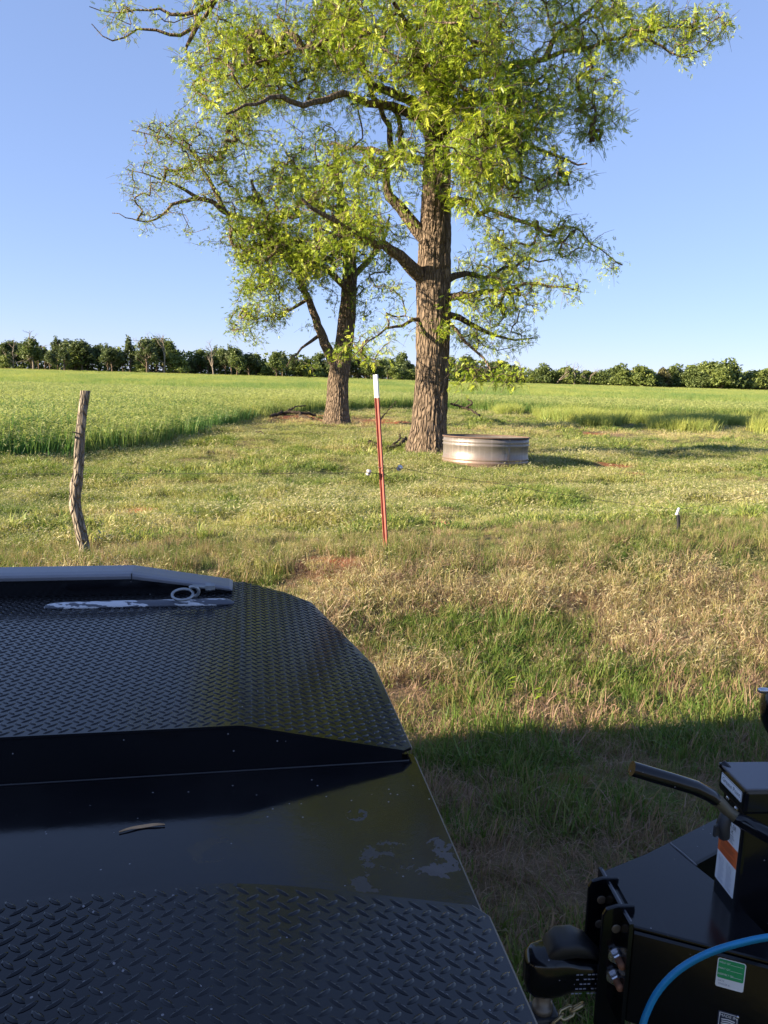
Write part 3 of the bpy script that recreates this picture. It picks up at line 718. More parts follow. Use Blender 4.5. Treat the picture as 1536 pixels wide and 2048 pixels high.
pecan('pecan_tree', 'large pecan tree with thick furrowed trunk beside the round metal tank', b1, 19.0,
      [(853, 905, 37, 0), (858, 850, 33, 0), (864, 760, 31.5, 0), (867, 640, 31.5, 0), (868, 560, 32, 0), (869, 500, 31, 0), (872, 430, 29, 0), (873, 360, 26, 0), (874, 290, 23, .1), (880, 200, 20, .2), (905, 110, 17, .3), (925, 20, 14, .4), (940, -120, 11, .6), (930, -320, 6, .6)],
      [((0, -2.6), [(850, 560, 16), (826, 537, 15), (800, 512, 14), (765, 491, 13), (735, 482, 11), (690, 452, 8), (650, 432, 6), (600, 400, 4)]),
       ((0, -.6), [(858, 480, 17), (838, 464, 15), (800, 412, 14), (772, 372, 12), (782, 310, 10), (776, 250, 8), (740, 170, 7), (700, 60, 6), (690, -60, 5)]),
       ((0, -4.2), [(872, 300, 12), (836, 236, 11), (785, 214, 10), (733, 204, 10), (689, 189, 9), (644, 203, 8), (605, 208, 7), (560, 192, 6), (510, 206, 4), (450, 230, 2.5)]),
       ((-.3, -2.2), [(876, 250, 11), (820, 200, 10), (742, 166, 8), (711, 93, 8), (689, 68, 7), (644, 88, 6), (574, 102, 5), (500, 130, 3), (420, 110, 2)]),
       ((.4, -1.0), [(938, -100, 9), (820, -130, 9), (690, -120, 8), (560, -80, 8), (470, -40, 7), (430, 0, 7), (396, 50, 6), (362, 65, 5), (310, 62, 4), (270, 55, 3), (225, 82, 2), (188, 48, 1.2)]),
       ((-.7, -1.0), [(430, 0, 5), (370, 30, 4), (320, 20, 3), (250, 25, 2), (185, 15, 1.2)]),
       ((-.8, -.8), [(394, 50, 5), (384, 72, 4.5), (374, 92, 3.5)]),
       ((.3, -1.2), [(918, 150, 10), (985, 145, 9), (1053, 123, 8), (1090, 118, 7), (1126, 103, 6), (1190, 87, 5), (1258, 68, 4.5), (1318, 59, 3.5), (1409, 55, 2.2), (1452, 26, 1.2)]),
       ((-1, -1.6), [(1258, 70, 3), (1318, 91, 2.4), (1363, 114, 1.8), (1418, 91, 1)]),
       ((-.5, .8), [(1090, 118, 6), (1117, 68, 5), (1167, 32, 4), (1200, -2, 3.5), (1250, -60, 2.5)]),
       ((.3, 1.4), [(905, 110, 9), (938, 88, 9), (985, 66, 7), (1035, 14, 6), (1070, -60, 5), (1120, -180, 3)]),
       ((0, -2.0), [(874, 428, 10), (890, 414, 11), (914, 401, 10), (940, 402, 8), (962, 428, 8), (982, 418, 7), (1008, 428, 6), (1049, 442, 5), (1076, 460, 5), (1108, 465, 4), (1150, 456, 3), (1200, 500, 1.8), (1240, 530, 1)]),
       ((0, 1.4), [(880, 565, 8), (908, 554, 8), (935, 545, 7), (971, 556, 6), (1008, 538, 5), (1060, 520, 3.5), (1110, 520, 2)]),
       ((0, -1.5), [(884, 598, 8), (920, 592, 8), (962, 588, 7), (1008, 579, 6), (1076, 566, 4), (1167, 583, 1.5)]),
       ((0, .5), [(880, 628, 7), (917, 634, 7), (962, 661, 6), (1008, 676, 4), (1072, 676, 1.5)]),
       ((-.2, -1.2), [(895, 640, 4), (930, 680, 3.5), (965, 715, 3), (990, 750, 2), (1030, 770, 1)]),
       ((0, -1.8), [(852, 640, 5), (826, 640, 4.5), (804, 650, 4), (776, 657, 3.5), (755, 668, 3), (725, 690, 2), (700, 715, 1.2)]),
       ((.1, -2.6), [(880, 280, 10), (925, 262, 9), (985, 266, 8), (1050, 295, 6), (1110, 310, 4), (1170, 330, 2)]),
       ((.2, 2.6), [(884, 230, 9), (950, 200, 8), (1040, 190, 6), (1120, 200, 4)]),
       ((.2, 2.5), [(872, 330, 8), (800, 310, 8), (730, 300, 6), (660, 290, 4)]),
       ((.2, -3.0), [(884, 210, 9), (850, 150, 9), (820, 80, 7), (790, 0, 5)])],
      # px, py, rx, ry, depth, depth spread, twig ends, leaf scale
      [(285, 34, 95, 36, -1.0, .8, 45, .8), (205, 45, 40, 30, -1, .5, 12, .7), (420, 25, 70, 45, -.6, 1.2, 45, .9), (470, 150, 110, 95, -1.2, 1.6, 150, 1), (600, 90, 140, 110, 0, 2.2, 290, 1), (760, 70, 150, 110, -1, 2.4, 330, 1.05), (900, 60, 120, 100, -1.4, 2.4, 230, 1.05),
       (830, 250, 150, 120, -2.2, 1.6, 340, 1.1), (640, 260, 130, 95, -1.6, 2.0, 230, 1), (950, 200, 120, 110, -2, 1.6, 250, 1.1), (1050, 80, 140, 100, 0, 2.2, 190, 1), (1200, 50, 120, 70, 0, 1.6, 120, 1), (1330, 55, 80, 40, -1.2, .9, 45, .95), (1420, 50, 45, 40, -1.3, .5, 18, .9), (1370, 100, 40, 18, -1.5, .4, 8, .9),
       (1110, 190, 140, 105, -1.2, 1.8, 190, 1.05), (1190, 240, 60, 50, -1.5, .8, 35, 1), (960, 350, 120, 90, -2.2, 1.4, 170, 1.05), (1070, 330, 100, 85, -1.6, 1.4, 120, 1), (755, 400, 95, 95, -1, 1.5, 130, .95), (1060, 455, 110, 60, -1.4, 1.0, 95, 1), (1160, 480, 75, 45, -1.8, .7, 34, .95), (1225, 530, 18, 12, -2, .3, 4, .95),
       (985, 530, 95, 50, .9, 1.0, 80, .95), (1000, 590, 95, 40, -.8, 1.0, 85, 1), (1110, 580, 60, 30, -1.3, .6, 28, .95), (990, 665, 85, 40, 0, .9, 60, .95), (1010, 745, 45, 24, -1, .5, 14, 1), (925, 745, 30, 26, -1.0, .3, 10, 1), (900, 660, 18, 12, -.9, .2, 5, 1.1), (880, 370, 22, 22, -1.0, .2, 8, 1.1),
       (745, 690, 60, 40, -1.2, .6, 20, .9), (800, 640, 40, 30, -1, .5, 8, .8), (700, 480, 80, 60, -1.2, 1, 60, .95), (780, 560, 40, 30, -.8, .8, 14, .85),
       (760, -120, 330, 110, 0, 3, 330, 1.1), (1080, -130, 190, 110, 0, 2.6, 160, 1.1), (470, -110, 130, 70, -.6, 1.6, 70, 1), (850, -330, 260, 130, .4, 2.8, 200, 1.2)],
      1.15, M['pecan_leaf'], None, 17, .16, .05, .26, None, (11, .14, .044, .0078, .2), .4)
b2 = PY(672, 846, 30.0); b2[2] = float(gz(b2[0], b2[1]))
pecan('pecan_tree', 'smaller pecan tree with forked trunk standing on bare red soil farther back', b2, 30.0,
      [(672, 848, 25, 0), (675, 800, 21, 0), (676, 760, 20, 0), (680, 735, 19, 0), (688, 690, 17, 0), (694, 640, 16, 0), (697, 600, 15, 0), (700, 550, 14, 0), (698, 500, 12, 0), (690, 440, 10, 0), (680, 380, 8, 0), (672, 300, 5, 0)],
      [((0, -.8), [(672, 730, 12), (655, 697, 12), (636, 650, 11), (614, 592, 10), (598, 560, 9), (585, 510, 8), (560, 470, 7), (530, 420, 5), (500, 360, 4)]),
       ((-.4, -2.4), [(592, 540, 8), (560, 490, 8), (520, 447, 8), (485, 437, 7.5), (454, 425, 7), (419, 400, 6.5), (400, 397, 6), (374, 400, 5.5), (344, 411, 4.5), (321, 432, 3), (280, 440, 1.8), (225, 425, 1)]),
       ((-1.5, -2.5), [(400, 398, 4), (370, 380, 3.2), (330, 360, 2.4), (290, 345, 1.6), (250, 340, 1)]),
       ((-1.2, -1.6), [(450, 425, 5), (420, 360, 4), (390, 310, 3.2), (340, 280, 2.2), (265, 262, 1.2)]),
       ((0, 1.5), [(690, 470, 8), (640, 420, 7), (600, 360, 5), (570, 300, 3.5)]),
       ((0, -2.5), [(697, 580, 7), (650, 540, 6), (600, 520, 5), (540, 500, 3)]),
       ((0, 1.5), [(697, 560, 7), (740, 520, 6), (770, 470, 4), (780, 430, 2.5)]),
       ((0, -2), [(612, 600, 4), (580, 620, 3), (540, 630, 2), (510, 640, 1.2)]),
       ((0, -1.5), [(640, 670, 4), (612, 690, 3), (585, 715, 2), (570, 735, 1.2)]),
       ((0, -2), [(690, 690, 4), (712, 700, 3), (730, 720, 2)])],
      [(300, 275, 58, 35, -2, 1.2, 46, .62), (365, 300, 75, 60, -1.8, 1.6, 85, .7), (285, 365, 52, 45, -2.4, 1.0, 40, .62), (255, 420, 32, 14, -2.4, .5, 10, .6), (300, 445, 48, 24, -2.4, .7, 22, .62), (400, 370, 90, 70, -2, 1.6, 95, .75), (440, 250, 90, 85, -1, 1.8, 130, .9), (500, 180, 80, 70, 0, 1.6, 80, .9),
       (520, 300, 115, 110, -.8, 2.2, 230, 1), (420, 455, 80, 40, -2, 1.2, 50, .75), (505, 420, 100, 80, -1.4, 2.0, 170, 1), (590, 420, 110, 100, -1, 2.4, 300, 1.05), (680, 420, 90, 110, -1.5, 2.0, 250, 1.05), (730, 480, 75, 85, -1, 1.6, 140, 1), (560, 530, 100, 65, -1.8, 1.8, 260, 1.05), (650, 520, 80, 50, -2.4, 1.2, 180, 1.05), (520, 480, 70, 60, -2.2, 1.2, 110, 1),
       (535, 600, 80, 55, -1.6, 1.4, 120, .95), (510, 650, 60, 40, -1.5, 1, 50, .9), (590, 660, 55, 50, -1.2, 1, 55, .9), (600, 725, 40, 20, -1.4, .5, 18, 1.1), (700, 705, 38, 18, -1.8, .4, 26, 1.15), (640, 600, 40, 45, -1, 1, 35, .9), (720, 610, 24, 45, -.5, .8, 22, .85), (640, 330, 100, 90, 0, 2.2, 170, 1), (760, 590, 50, 40, -.5, 1, 20, .8)],
      1.2, M['pecan_leaf2'], None, 13, .1, .04, .22, None, (9, .125, .058, .0105, .15), .2)

# ------------------------------------------------------------------ the far row of trees
def far_proto(name, seed, h, rx, trunkh, blobs, n, fm, sz):
    r = np.random.default_rng(seed); V = []; B = []
    for i in range(blobs):
        a = r.uniform(0, 6.283); q = rx * .72 * math.sqrt(r.uniform()); f = r.uniform(0, 1)
        cz = trunkh + (h - trunkh) * (.18 + .66 * f); wr = rx * (.22 + .26 * r.uniform()) * (1.1 - .5 * f); wz = (h - trunkh) * (.09 + .11 * r.uniform())
        c = np.array([q * math.cos(a) * (1.15 - .7 * f), q * math.sin(a) * (1.15 - .7 * f), cz]); m = n // blobs
        d = r.normal(0, 1, (m, 3)); d /= np.linalg.norm(d, axis=1)[:, None]; rd = r.uniform(.35, 1.28, m)[:, None]
        P = c + d * rd * np.array([wr, wr, wz]); X, Y, Z = rot_basis(r.uniform(0, 6.283, m), r.normal(0, .7, m), r.normal(0, .9, m)); s = sz * r.uniform(.5, 1.3, m)[:, None]
        V.append(np.stack([P - X * s, P + Y * s * .55, P + X * s, P - Y * s * .55], 1).reshape(-1, 3)); B.append(np.repeat(np.clip(r.normal(.5, .22, m) + r.normal(0, .12), 0, 1), 4))
    V = np.concatenate(V); B = np.concatenate(B); k = V[:, 2].reshape(-1, 4).min(1) > .0; kk = np.repeat(k, 4); V = V[kk]; B = B[kk]
    me = quadmesh(name, V, {'bv': B, 'hgt': np.zeros(len(B))}, fm)
    mb = MB(); top = h * .8
    mb.tube([(0, 0, -.5), (r.normal(0, .1), r.normal(0, .1), trunkh), (r.normal(0, .4), r.normal(0, .4), top)], [.24, .19, .05], 6, caps=False)
    for i in range(6):
        a = r.uniform(0, 6.283); z0 = trunkh * r.uniform(.6, 1.6); mb.tube([(0, 0, z0), (rx * .35 * math.cos(a), rx * .35 * math.sin(a), z0 + h * .15), (rx * .75 * math.cos(a), rx * .75 * math.sin(a), z0 + h * .27)], [.11, .07, .02], 4, caps=False)
    return me, mb
def dead_mb(seed, h):
    r = np.random.default_rng(seed); mb = MB()
    def br(p, d, L, rd, lv):
        pts = [p]; q = p.copy(); dd = d.copy()
        for i in range(4): dd = dd + r.normal(0, .16, 3); dd /= np.linalg.norm(dd); q = q + dd * L / 4; pts.append(q.copy())
        mb.tube(pts, [rd, rd * .8, rd * .65, rd * .5, rd * .3], 5 if lv < 2 else 3, caps=False)
        if lv < 3:
            for i in range(4 if lv == 0 else 3):
                s_ = pts[r.integers(2, 5)]; e = dd + r.normal(0, .55, 3); e[2] = abs(e[2]) * .7 + .25; br(s_.copy(), e / np.linalg.norm(e), L * r.uniform(.4, .65), rd * .5, lv + 1)
    br(np.array([0, 0, -.5]), np.array([0, 0, 1.]), h * .6, .26, 0); return mb
def far_obj(nm, kind, cache={}):
    if kind not in cache:
        spec = {'tall_dark': (3, 10.5, 3.8, 2.6, 26, 2400, 'dark', .36), 'tall_mid': (5, 9.5, 3.7, 1.6, 26, 2400, 'mid', .36), 'thin_dark': (7, 10.5, 2.3, 3.0, 16, 1200, 'dark', .34), 'round_light': (9, 7.0, 3.4, .5, 24, 2400, 'light', .34),
                'bushy_mid': (12, 6.4, 3.9, .2, 28, 2600, 'mid', .33), 'bushy_light': (14, 5.8, 3.7, .1, 28, 2600, 'light', .33), 'brown': (17, 6.6, 3.0, .6, 20, 1500, 'brown', .32)}[kind]
        sd, h, rx, th, bl, n, fm, sz = spec
        cache[kind] = far_proto(nm + '_crown', sd, h, rx, th, bl, n, M['far_' + fm], sz)
        me, mb = cache[kind]; o = mb.build('trunk', M['bark'], None); trm = o.data; bpy.data.objects.remove(o); cache[kind] = (me, trm)
    me, trm = cache[kind]
    T = empty(nm, (0, 0, 0), 'x', 'tree'); c = bpy.data.objects.new('crown', me); COL.objects.link(c); c.parent = T
    q = bpy.data.objects.new('trunk', trm); COL.objects.link(q); q.parent = T; return T
def top_of(px):      # photo skyline of the far row
    return float(np.interp(px, [-200, 0, 30, 60, 95, 125, 160, 190, 220, 260, 310, 340, 380, 420, 470, 500, 560, 600, 700, 760, 800, 930, 1000, 1045, 1052, 1080, 1130, 1180, 1220, 1280, 1320, 1400, 1425, 1480, 1536, 1800],
                     [690, 690, 682, 676, 688, 668, 688, 684, 690, 684, 676, 682, 700, 696, 692, 705, 703, 706, 708, 716, 712, 722, 734, 742, 756, 738, 742, 746, 738, 744, 740, 740, 727, 738, 736, 736]))
def base_of(px): return 727.5 + (px + 0) * .0310
rf = random.Random(8)
DESC = {'tall_dark': 'tall dark green tree', 'tall_mid': 'tall mid green tree', 'thin_dark': 'slim dark green tree', 'round_light': 'low rounded yellow green tree',
        'bushy_mid': 'dense bushy green tree', 'bushy_light': 'bushy light green tree', 'brown': 'brownish thin tree'}
px = -120.0
while px < 1660:
    left = px < 1000
    kind = rf.choices(['tall_dark', 'tall_mid', 'thin_dark', 'round_light', 'brown'], [5, 4, 2.4, 1.8, 1])[0] if left else rf.choices(['bushy_mid', 'bushy_light', 'tall_mid', 'brown', 'round_light'], [5, 3.2, .8, 1.3, 1.2])[0]
    Y = (232 if left else 252) + rf.uniform(-7, 14)
    P0 = PY(px, base_of(px), Y); z = float(gz(P0[0], P0[1]))
    hh = (PY(px, top_of(px) - rf.uniform(-6, 8), Y)[2] - z) * rf.choice([.72, .86, .95, 1.0, 1.05, 1.12, 1.2]) * (1 if left else 1.12); nat = {'tall_dark': 11.2, 'tall_mid': 10.1, 'thin_dark': 11.1, 'round_light': 7.5, 'bushy_mid': 6.9, 'bushy_light': 6.2, 'brown': 7.1}[kind]
    if kind in ('round_light', 'brown') and left: hh *= rf.uniform(.6, .85)
    T = far_obj('field_edge_tree', kind); T.location = (P0[0], P0[1], z); s = hh / nat; T.scale = (s * rf.uniform(1.0, 1.55), s * rf.uniform(1.0, 1.55), s); T.rotation_euler = (0, 0, rf.uniform(0, 6.28))
    side = 'left of the pecans' if px < 640 else 'between the pecan trunks' if px < 840 else 'right of the large trunk' if px < 1050 else 'right of the pecans'
    T['label'] = f'{DESC[kind]} in the row beyond the field {side}'; T['group'] = 'trees along the far edge of the field'
    px += rf.uniform(8, 16)
for i, (px, top, h_lab) in enumerate([(66, 660, 'bare pale dead tree top above the far left trees'), (28, 672, 'short bare snag at the left end of the far row'), (428, 676, 'tall bare forked dead tree above the far row left of the pecans'), (297, 664, 'slender bare snag between dark trees in the far row'), (330, 664, 'thin leaning snag beside tall dark trees in far row'),
                                     (1112, 722, 'bare upright snag in the far row right of the tank'), (1150, 722, 'leaning bare snag in the far row right of the pecans'), (1178, 734, 'low bent bare tree in the far row right of the pecans')]):
    Y = 228 if px < 1000 else 246; P0 = PY(px, base_of(px), Y); z = float(gz(P0[0], P0[1])); h = PY(px, top, Y)[2] - z
    o = dead_mb(50 + i, 10).build('dead_tree', M['deadwood'], loc=(0, 0, 0)); zt = max(v.co.z for v in o.data.vertices); s = h / zt
    o.location = (P0[0], P0[1], z); o.scale = (s * 1.1, s * 1.1, s); tag(o, h_lab, 'dead tree', 'bare snags in the far row of trees')
# shrubs and shade-loving undergrowth filling the foot of the far row
r = np.random.default_rng(77); n = 26000; px_ = r.uniform(-220, 1760, n); Yy = np.where(px_ < 1000, 240, 262) + r.uniform(-3, 14, n)
P = np.array([PY(a, base_of(a), b) for a, b in zip(px_, Yy)]); hh = np.where(px_ < 1000, 6.2, 4.2) * r.uniform(0, 1, n) ** 1.2 * (.5 + fbm(px_ * .02, Yy * .1, 0, 9, 2)); P[:, 2] = gz(P[:, 0], P[:, 1]) + hh
X, Y_, Z = rot_basis(r.uniform(0, 6.283, n), r.normal(0, .6, n), r.normal(0, .8, n)); s = r.uniform(.3, .9, n)[:, None]
V = np.stack([P - X * s, P + Y_ * s * .6, P + X * s, P - Y_ * s * .6], 1).reshape(-1, 3)
o = bpy.data.objects.new('undergrowth', quadmesh('undergrowth', V, {'bv': np.repeat(r.uniform(0, 1, n), 4), 'hgt': np.zeros(4 * n)}, M['far_mid'])); COL.objects.link(o); o['kind'] = 'stuff'

# ================================================================== PASTURE OBJECTS
UPV = np.array([0, 0, 1.])
def at_ground(px, py): return hit(px, py)
# round stock tank
tc_ = np.array([2.14, 16.5, float(gz(2.14, 16.5)) - .02])
T = empty('stock_tank', tc_, 'low round galvanised stock tank with ribbed side on the grass by the large pecan', 'stock tank')
mb = MB(); R0 = .905; prof = [(R0, .0)]
for z, b in ((.10, 0), (.125, .024), (.15, 0), (.165, 0), (.19, .024), (.215, 0), (.455, 0), (.48, .024), (.505, 0), (.525, 0), (.55, .024), (.575, 0), (.63, 0)): prof.append((R0 + b, z))
prof += [(R0 - .006, .63), (R0 - .006, .05), (.0, .05)]
mb.lathe(prof, tc_, 72); mb.build('tank_wall', M['galv'], T)
mb = MB(); ring = [(R0 + .012 + .016 * math.cos(a), .64 + .016 * math.sin(a)) for a in np.linspace(0, 2 * math.pi, 9)]; mb.lathe(ring, tc_, 72); mb.build('rim', M['rim'], T)
mb = MB(); mb.lathe([(R0 - .008, .52), (0, .52)], tc_, 48, smooth=False); mb.build('water', M['water'], T); T.rotation_euler = (rad(-2.0), 0, 0)
mb = MB(); e = np.array([.42, -.907, 0]); e3 = np.array([.907, .42, 0]); pc = tc_ + e * (R0 + .003)
mb.box(pc + np.array([0, 0, .315]), (.05, .004, .61), e3, e, UPV); mb.build('seam_strip', M['galv'], T)

# crooked wooden fence post
zp = [(403, 120, 105), (385, 260, 102), (365, 400, 100), (345, 620, 105), (338, 690, 112), (331, 850, 115), (325, 1050, 110), (306, 1130, 125), (295, 1180, 142), (290, 1300, 122), (275, 1400, 133), (290, 1470, 130), (312, 1550, 130), (358, 1750, 134), (398, 1930, 128), (410, 2010, 124)]
Yp = 6.3; pts = [(PY(100 + x / 5.69, 760 + y / 5.69, Yp), wd / 2 / 5.69 * Yp / F) for x, y, wd in zp][::-1]
pts[0] = (pts[0][0] - np.array([0, 0, .12]), pts[0][1])
T = empty('wooden_post', (pts[1][0][0], Yp, float(gz(pts[1][0][0], Yp))), 'crooked weathered grey branch used as a fence post', 'fence post')
mb = MB(); trunk_mesh(mb, pts, n=36, dz=.012, ridge=.007, seed=23); k = len(mb.v); mb.add(mb.v[-36:], [list(range(36))], 0)
mb.build('shaft', M['deadwood'], T)
for (x, y, s_, dr2) in [(320, 660, .011, -.03), (300, 600, .006, -.02)]:
    mb = MB(); p = PY(100 + x / 5.69, 760 + y / 5.69, Yp - .028); mb.tube([p, p + np.array([-.012, -.018, .004]), p + np.array([-.020, -.024, .012])], [s_, s_ * .9, s_ * .5], 7)
    mb.build('branch_stub', M['deadwood'], T)
mb = MB(); p = PY(100 + 245 / 5.69, 760 + 1210 / 5.69, Yp - .036); mb.lathe([(.0085, 0), (.007, .004), (0, .0045)], p, 10, axis=(-.25, -.95, 0)); mb.build('knot_hole', M['black_ink'], T)

# steel T post, leaning, with white tip
pb = PY(771, 1086, 6.5); pt = PY(750.5, 749, 6.5); d = pt - pb; L = np.linalg.norm(d); d /= L
T = empty('steel_post', (pb[0], pb[1], float(gz(pb[0], pb[1]))), 'leaning red steel T post with white painted tip and wires', 'fence post')
q = rad(28); e1 = np.array([math.cos(q), math.sin(q), 0]); e1 -= d * (e1 @ d); e1 /= np.linalg.norm(e1); e2 = np.cross(d, e1)     # e2 towards the field
def tpost(mb, a, b):
    c = pb + d * (a + b) / 2; h = b - a
    mb.box(c, (.040, .006, h), e1, e2, d, bev=.001); mb.box(c - e2 * .0185, (.007, .031, h), e1, e2, d, bev=.001); mb.box(c - e2 * .036, (.013, .006, h), e1, e2, d, bev=.001)
Lw = L * .135
mb = MB(); tpost(mb, -.25, L - Lw)
for k in range(22): mb.box(pb + d * (.1 + .054 * k) + e2 * .006, (.012, .008, .012), e1, e2, d, bev=.002)
mb.build('shaft', M['red_post'], T)
mb = MB(); tpost(mb, L - Lw + .0005, L); mb.build('white_tip', M['white_post'], T)
post_at = lambda py: pb + d * L * (1086 - py) / (1086 - 749)
# wire ties and insulators
def insulator(px, py, Y, label, left):
    p = PY(px, py, Y); T = empty('insulator', p, label, 'insulator', 'insulators on the electric fence wire'); ax = np.array([-1. if left else 1., .1, -.12 if left else -.05])
    ax /= np.linalg.norm(ax)
    mb = MB(); mb.lathe([(.8 * a_, .8 * b_) for a_, b_ in [(.0, -.030), (.012, -.030), (.022, -.026), (.026, -.015), (.020, -.006), (.014, 0), (.020, .006), (.027, .016), (.023, .027), (.012, .031), (0, .031)]], p, 20, axis=np.array([.25, -.35, .9]) if left else np.array([.5, -.5, .7]))
    mb.build('spool', M['porcelain'], T)
    mb = MB(); a2 = np.array([.25, -.35, .9]) if left else np.array([.5, -.5, .7]); a2 /= np.linalg.norm(a2); b2_ = np.cross(a2, (1., 0, 0)); b2_ /= np.linalg.norm(b2_); c2_ = np.cross(a2, b2_)
    mb.tube([p + (b2_ * math.cos(t_) + c2_ * math.sin(t_)) * .0175 for t_ in np.linspace(0, 2 * math.pi, 17)], .0026, 5, caps=False)
    pa = post_at(py + (0 if left else -4)); pe = p - ax * .02
    tie = [pe, pe * .7 + pa * .3 + np.array([0, 0, -.004]), pa - e2 * .03, pa + e1 * .026, pa + e2 * .008, pa - e1 * .026, pa - e2 * .038 + d * .008, pa + e1 * (.05 if left else -.01) - e2 * .04 - d * .03]
    mb.tube(tie, .0028, 5); mb.build('wire_tie', M['wire'], T); return p, ax
pL, aL = insulator(737, 945, 6.46, 'white porcelain insulator tied to the left side of the steel post', True)
pR, aR = insulator(799, 936, 6.54, 'greyish porcelain insulator tied to the right side of the steel post', False)
def wire(name, pts, label, sagk=.0, r=.0020):
    P = [np.array(p, float) for p in pts]; out = []
    for i in range(len(P) - 1):
        for u in np.linspace(0, 1, 14, endpoint=False): out.append(P[i] * (1 - u) + P[i + 1] * u - np.array([0, 0, sagk * 4 * u * (1 - u)]))
    out.append(P[-1]); mb = MB(); mb.tube(out, r, 5); o = mb.build(name, M['wire'], loc=P[0]); tag(o, label, 'wire'); return o
wire('fence_wire', [pL + aL * .018, PY(168, 947.5, 6.34), PY(-400, 947, 6.2)], 'thin fence wire running from the steel post past the wooden post', .004)
ps = PY(1357, 1019, 7.05)
wire('fence_wire', [pR + aR * .02, PY(1000, 968, 6.7), PY(1200, 1000, 6.9), ps, PY(1536, 984, 7.3), PY(1900, 950, 7.8)], 'sagging fence wire dipping to the short stake on the right', .006)
wire('loose_wire', [post_at(918), PY(738, 919, 6.5), PY(726, 925, 6.5), PY(722, 936, 6.5)], 'loose curl of wire end hanging off the steel post', .0, .0013)
# short stake with a white insulator
g0 = PY(1357, 1049, 7.05); T = empty('wire_stake', (g0[0], g0[1], float(gz(g0[0], g0[1]))), 'short black stake with a white insulator cap in the grass on the right', 'stake')
mb = MB(); mb.tube([g0 - np.array([0, 0, .25]), g0 + np.array([0, 0, .015]), ps - np.array([0, 0, .055])], [.016, .018, .016], 8); mb.build('stake', M['rubber'], T)
mb = MB(); mb.lathe([(.0, -.055), (.014, -.055), (.017, -.042), (.011, -.03), (.014, -.01), (.012, .012), (.007, .018), (0, .018)], ps, 14, axis=(.25, 0, 1)); mb.build('insulator_cap', M['porcelain'], T)

# fallen wood
def branch(label, pts, name='fallen_branch', Yoff=None, subs=()):
    mb = MB(); P = []
    for (px, py, dz, r) in pts: h_ = hit(px, py); P.append((h_ + np.array([0, 0, dz]), r))
    sk = Skel(); sk.limb(P, step=.08, wob=.02)
    for sb in subs:
        Q = [(hit(px, py) + np.array([0, 0, dz]), r) for (px, py, dz, r) in sb]; sk.limb(Q, step=.08, wob=.02)
    sk.mesh(mb); o = mb.build(name, M['rotwood'], loc=P[0][0]); tag(o, label, 'fallen branch'); return o
branch('thick broken branch on the ground behind the steel post', [(736, 896, .16, .06), (752, 899, .10, .075), (772, 902, .06, .06), (800, 898, .12, .04), (812, 890, .2, .02)], subs=[[(780, 903, .08, .035), (796, 896, .2, .02), (800, 889, .3, .01)]])
branch('pale forked branch caught against the right side of the large trunk', [(900, 842, .75, .05), (922, 842, .62, .05), (945, 846, .5, .04), (960, 850, .35, .02)], subs=[[(930, 843, .6, .05), (942, 845, .85, .04), (932, 843, 1.0, .02)], [(905, 842, .7, .03), (915, 843, .95, .02)]])
branch('grey broken limbs lying on red soil left of the smaller pecan', [(540, 838, .10, .05), (565, 836, .2, .07), (600, 836, .22, .07), (632, 837, .12, .04)], subs=[[(570, 837, .2, .05), (590, 832, .4, .03), (612, 830, .42, .015)], [(600, 838, .12, .06), (622, 841, .06, .05)]])
branch('thin stick standing up from soil between the two pecans', [(752, 850, .05, .03), (770, 845, .35, .022), (790, 840, .75, .01)])
branch('dark curved stick on the grass left of the pecans', [(390, 905, .02, .012), (408, 910, .05, .02), (420, 909, .07, .03), (434, 912, .03, .015)])
branch('low chunk of grey wood in the grass left of the steel post', [(306, 952, .03, .03), (320, 951, .06, .05), (336, 952, .05, .045), (352, 952, .02, .02)])
branch('small twiggy stick lying beside the rye field edge', [(505, 868, .05, .02), (520, 872, .12, .018), (530, 874, .04, .01)])
# crumbling lump of red clay and sticks
pc = hit(882, 1056); mb = MB(); r = np.random.default_rng(5)
for i in range(26):
    a = r.uniform(0, 6.28); q = .09 * math.sqrt(r.uniform()); c = pc + np.array([q * math.cos(a) * 1.3, q * math.sin(a), .02 + .05 * r.uniform() * (1 - q / .1)]); s_ = r.uniform(.018, .036)
    bm = bmesh.new(); bmesh.ops.create_icosphere(bm, subdivisions=1, radius=s_)
    for v in bm.verts: v.co = v.co * r.uniform(.7, 1.25)
    bm.verts.index_update(); mb.add([c + np.array(v.co) for v in bm.verts], [[v.index for v in f.verts] for f in bm.faces]); bm.free()
tag(mb.build('clay_lump', M['dung'], loc=pc), 'crumbling lump of red clay clods in the grass right of the steel post', 'clay lump')
# leafy weed standing in the verge
pw_ = hit(985, 1442); T = empty('weed_plant', pw_, 'single tall green weed with narrow leaves beside the shadow edge', 'plant'); mb = MB(); lf = []; r = np.random.default_rng(9); WS = simple('weed_stem', (.10, .16, .03), .6)
for k in range(2):
    b0 = pw_ + np.array([.04 + .18 * k, .02, 0]); tp2 = b0 + np.array([.03 - .05 * k, .0, .22]); mb.tube([b0, (b0 + tp2) / 2 + np.array([.008, 0, 0]), tp2], [.003, .0025, .0015], 5); mb.build('stem', WS, T); mb = MB()
    for j in range(9):
        c = b0 + (tp2 - b0) * (.35 + .65 * j / 8); a = r.uniform(0, 6.28); e = np.array([math.cos(a), math.sin(a), .55]); wv = np.array([-math.sin(a), math.cos(a), 0]) * .007; l = .055
        lf += [c, c + e * l * .5 + wv, c + e * l - np.array([0, 0, .01]), c + e * l * .5 - wv]
me = quadmesh('leaves', np.array(lf) - pw_, {'bv': np.full(len(lf), .25), 'hgt': np.zeros(len(lf))}, M['pecan_leaf']); o = bpy.data.objects.new('leaves', me); COL.objects.link(o); o.parent = T

